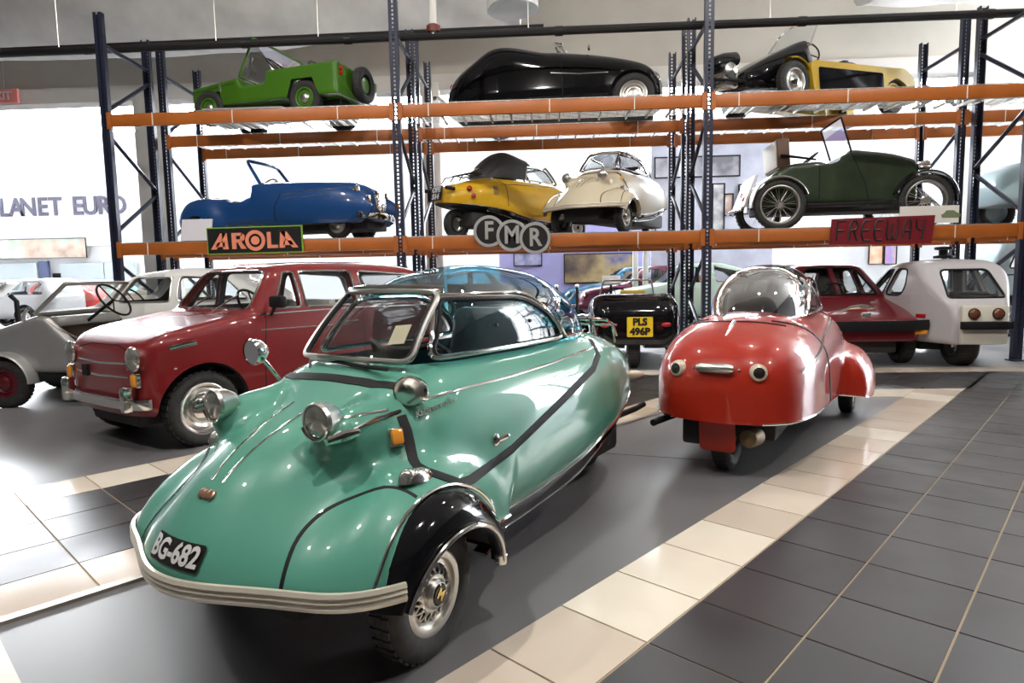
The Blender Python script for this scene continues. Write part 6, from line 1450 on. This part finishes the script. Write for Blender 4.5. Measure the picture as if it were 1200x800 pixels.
# ------------------------------------------------------------------ ducts, sprinkler pipe, exit sign
ductm = noise_var(mat('white_wrapped_duct', (.80, .79, .76), .75), 2.5, .08, 6, bump=.35)
def duct(pts, rad, label, seed):
    rnd = random.Random(seed); P_ = spline(pts, 10); n = 28; v = []; f = []
    T_ = np.gradient(P_, axis=0); up = np.array([0, 0, 1.0])
    ph = [rnd.uniform(0, 6) for _ in range(8)]
    for i, (p, t_) in enumerate(zip(P_, T_)):
        t_ = t_ / np.linalg.norm(t_); s_ = np.cross(t_, up); s_ = s_ / max(np.linalg.norm(s_), 1e-6); u_ = np.cross(s_, t_)
        for k in range(n):
            an = 2 * PI * k / n; wob = 1 + .05 * math.sin(3 * an + i * .45 + ph[0]) * math.sin(i * .33 + ph[1]) + .035 * math.sin(5 * an + ph[2] + i * .9)
            v.append(p + (s_ * math.cos(an) + u_ * math.sin(an)) * rad * wob)
    for i in range(len(P_) - 1):
        for k in range(n): l = (k + 1) % n; f.append((i * n + k, i * n + l, (i + 1) * n + l, (i + 1) * n + k))
    f.append(tuple(range(n))); f.append(tuple((len(P_) - 1) * n + k for k in range(n))[::-1])
    t = mesh('air_duct', v, f, ductm, label=label, cat='duct', angle=60)
    return t
duct([(-11.6, 11.6, 6.02), (-9, 11.6, 6.0), (-6, 11.6, 5.98), (-3, 11.6, 6.12), (-1.2, 11.6, 6.2), (-.4, 11.6, 6.2)], .72, 'large white wrapped air duct hanging over the green jeep', 3)
duct([(-.55, 10.35, 7.1), (-.5, 10.35, 6.2), (-.48, 10.35, 5.25)], .40, 'short white duct outlet hanging down over the black sports car', 5)
duct([(5.4, 11.4, 6.25), (7.5, 11.4, 6.2), (10.5, 11.4, 6.2)], .72, 'large white wrapped air duct near the wall side', 8)
blackpipe = mat('black_pipe', (.015, .014, .014), .5, .3)
p_ = mesh('sprinkler_pipe', *tube([(-11.9, 8.75, 4.33), (-6, 8.75, 4.33), (0, 8.75, 4.34), (6, 8.75, 4.335), (11.9, 8.75, 4.33)], .052, 10), blackpipe, label='long black sprinkler pipe running along the top of the racks', cat='pipe')
for x in (-10, -6.6, -4.4, -3.0, -.2, 2.9, 5.2, 8.0):
    mesh('hanger_rod', *tube([(x, 8.75, 4.36), (x, 8.75, CZ)], .008, 6), satin, p_); mesh('pipe_joint', *xform(lathe([(.062, -.05), (.062, .05)], 14, 'X'), Matrix.Translation((x + .4, 8.75, 4.335))), blackpipe, p_)
mesh('branch_pipe', *tube([(-11.9, 9.45, 4.62), (-2, 9.45, 4.65), (0, 9.45, 4.66)], .035, 10), blackpipe, label='thinner black pipe behind the long sprinkler pipe', cat='pipe')
rv = empty('red_valve', (-1.45, 8.75, 4.34), 0, 'rusty red pipe valve riser on the sprinkler pipe', 'valve'); rust = mat('rust_red', (.16, .035, .025), .6)
mesh('riser', *tube([(0, 0, 0), (0, 0, 2.8)], .05, 10), offwhite, rv); mesh('flange', *lathe([(.09, .04), (.09, .12), (.06, .14)], 14, 'Z'), rust, rv); mesh('flange', *lathe([(.09, .70), (.09, .78), (.06, .80)], 14, 'Z'), rust, rv)
q = at(6, 113, 12.55)
ex = empty('exit_sign', (q[0], 12.55, q[2]), 0, 'red EXIT sign hanging beside the racks', 'sign'); mesh('panel', *box((-.42, -.03, -.13), (.28, .03, .14), .01), mat('exit_red', (.72, .22, .20), .5), ex)
tv, tf = text_mesh('EXIT', .22, .004, bold=.004); mesh('lettering', [(p[0] * 1.0 - .07, -.034 - p[2], p[1] + .0) for p in tv], tf, plate_silver, ex, smooth=False); mesh('hanger', *tube([(0, 0, .14), (0, 0, CZ - q[2])], .012, 6), satin, ex)
# ------------------------------------------------------------------ ceiling spot lamps
lampw = mat('lamp_glow', (1, 1, 1), .5, emit=(1.0, .93, .82), est=60.0); lampb = mat('lamp_housing', (.5, .5, .5), .4)
def spot(x, y, z=6.05, power=95, r=.10, tilt=0.0, tagname=''):
    t = empty('ceiling_spot_%s_offscreen' % tagname, (x, y, z), 0, 'round ceiling spot lamp over the showroom floor', 'lamp', 'ceiling spot lamps'); mesh('housing', *lathe([(r * 1.15, .22), (r * 1.2, .0), (r * 1.05, -.01), (r * 1.0, .05)], 20, 'Z'), lampb, t); mesh('stem', *tube([(0, 0, .2), (0, math.sin(tilt) * (CZ - z), math.cos(tilt) * (CZ - z))], .02, 8), lampb, t); mesh('bulb_%s_offscreen' % tagname, *lathe([(r, .03), (.001, .03)], 20, 'Z'), lampw, t)
    l = bpy.data.lights.new('spot_light_%s_offscreen' % tagname, 'AREA'); l.shape = 'DISK'; l.size = r * 2; l.energy = power; l.color = (1.0, .955, .90); lo = bpy.data.objects.new('spot_light_%s_offscreen' % tagname, l); COL.objects.link(lo); lo.parent = t; lo.location = (0, 0, -.03); t.rotation_euler = (tilt, 0, 0)
for x, nx in ((-5.2, 'far_west'), (-1.9, 'west'), (1.4, 'east'), (4.8, 'far_east')):
    for y in (1.0, 5.2): spot(x + (.8 if y > 3 else 0), y, 6.05, 78 if y > 3 else 135, .10, R(38) if y > 3 else 0, nx + ('_rackside' if y > 3 else '_entrance'))  # rackside row gets an added tilt to brighten ducts, bulkhead and shelf cars
bpy.context.view_layer.update()
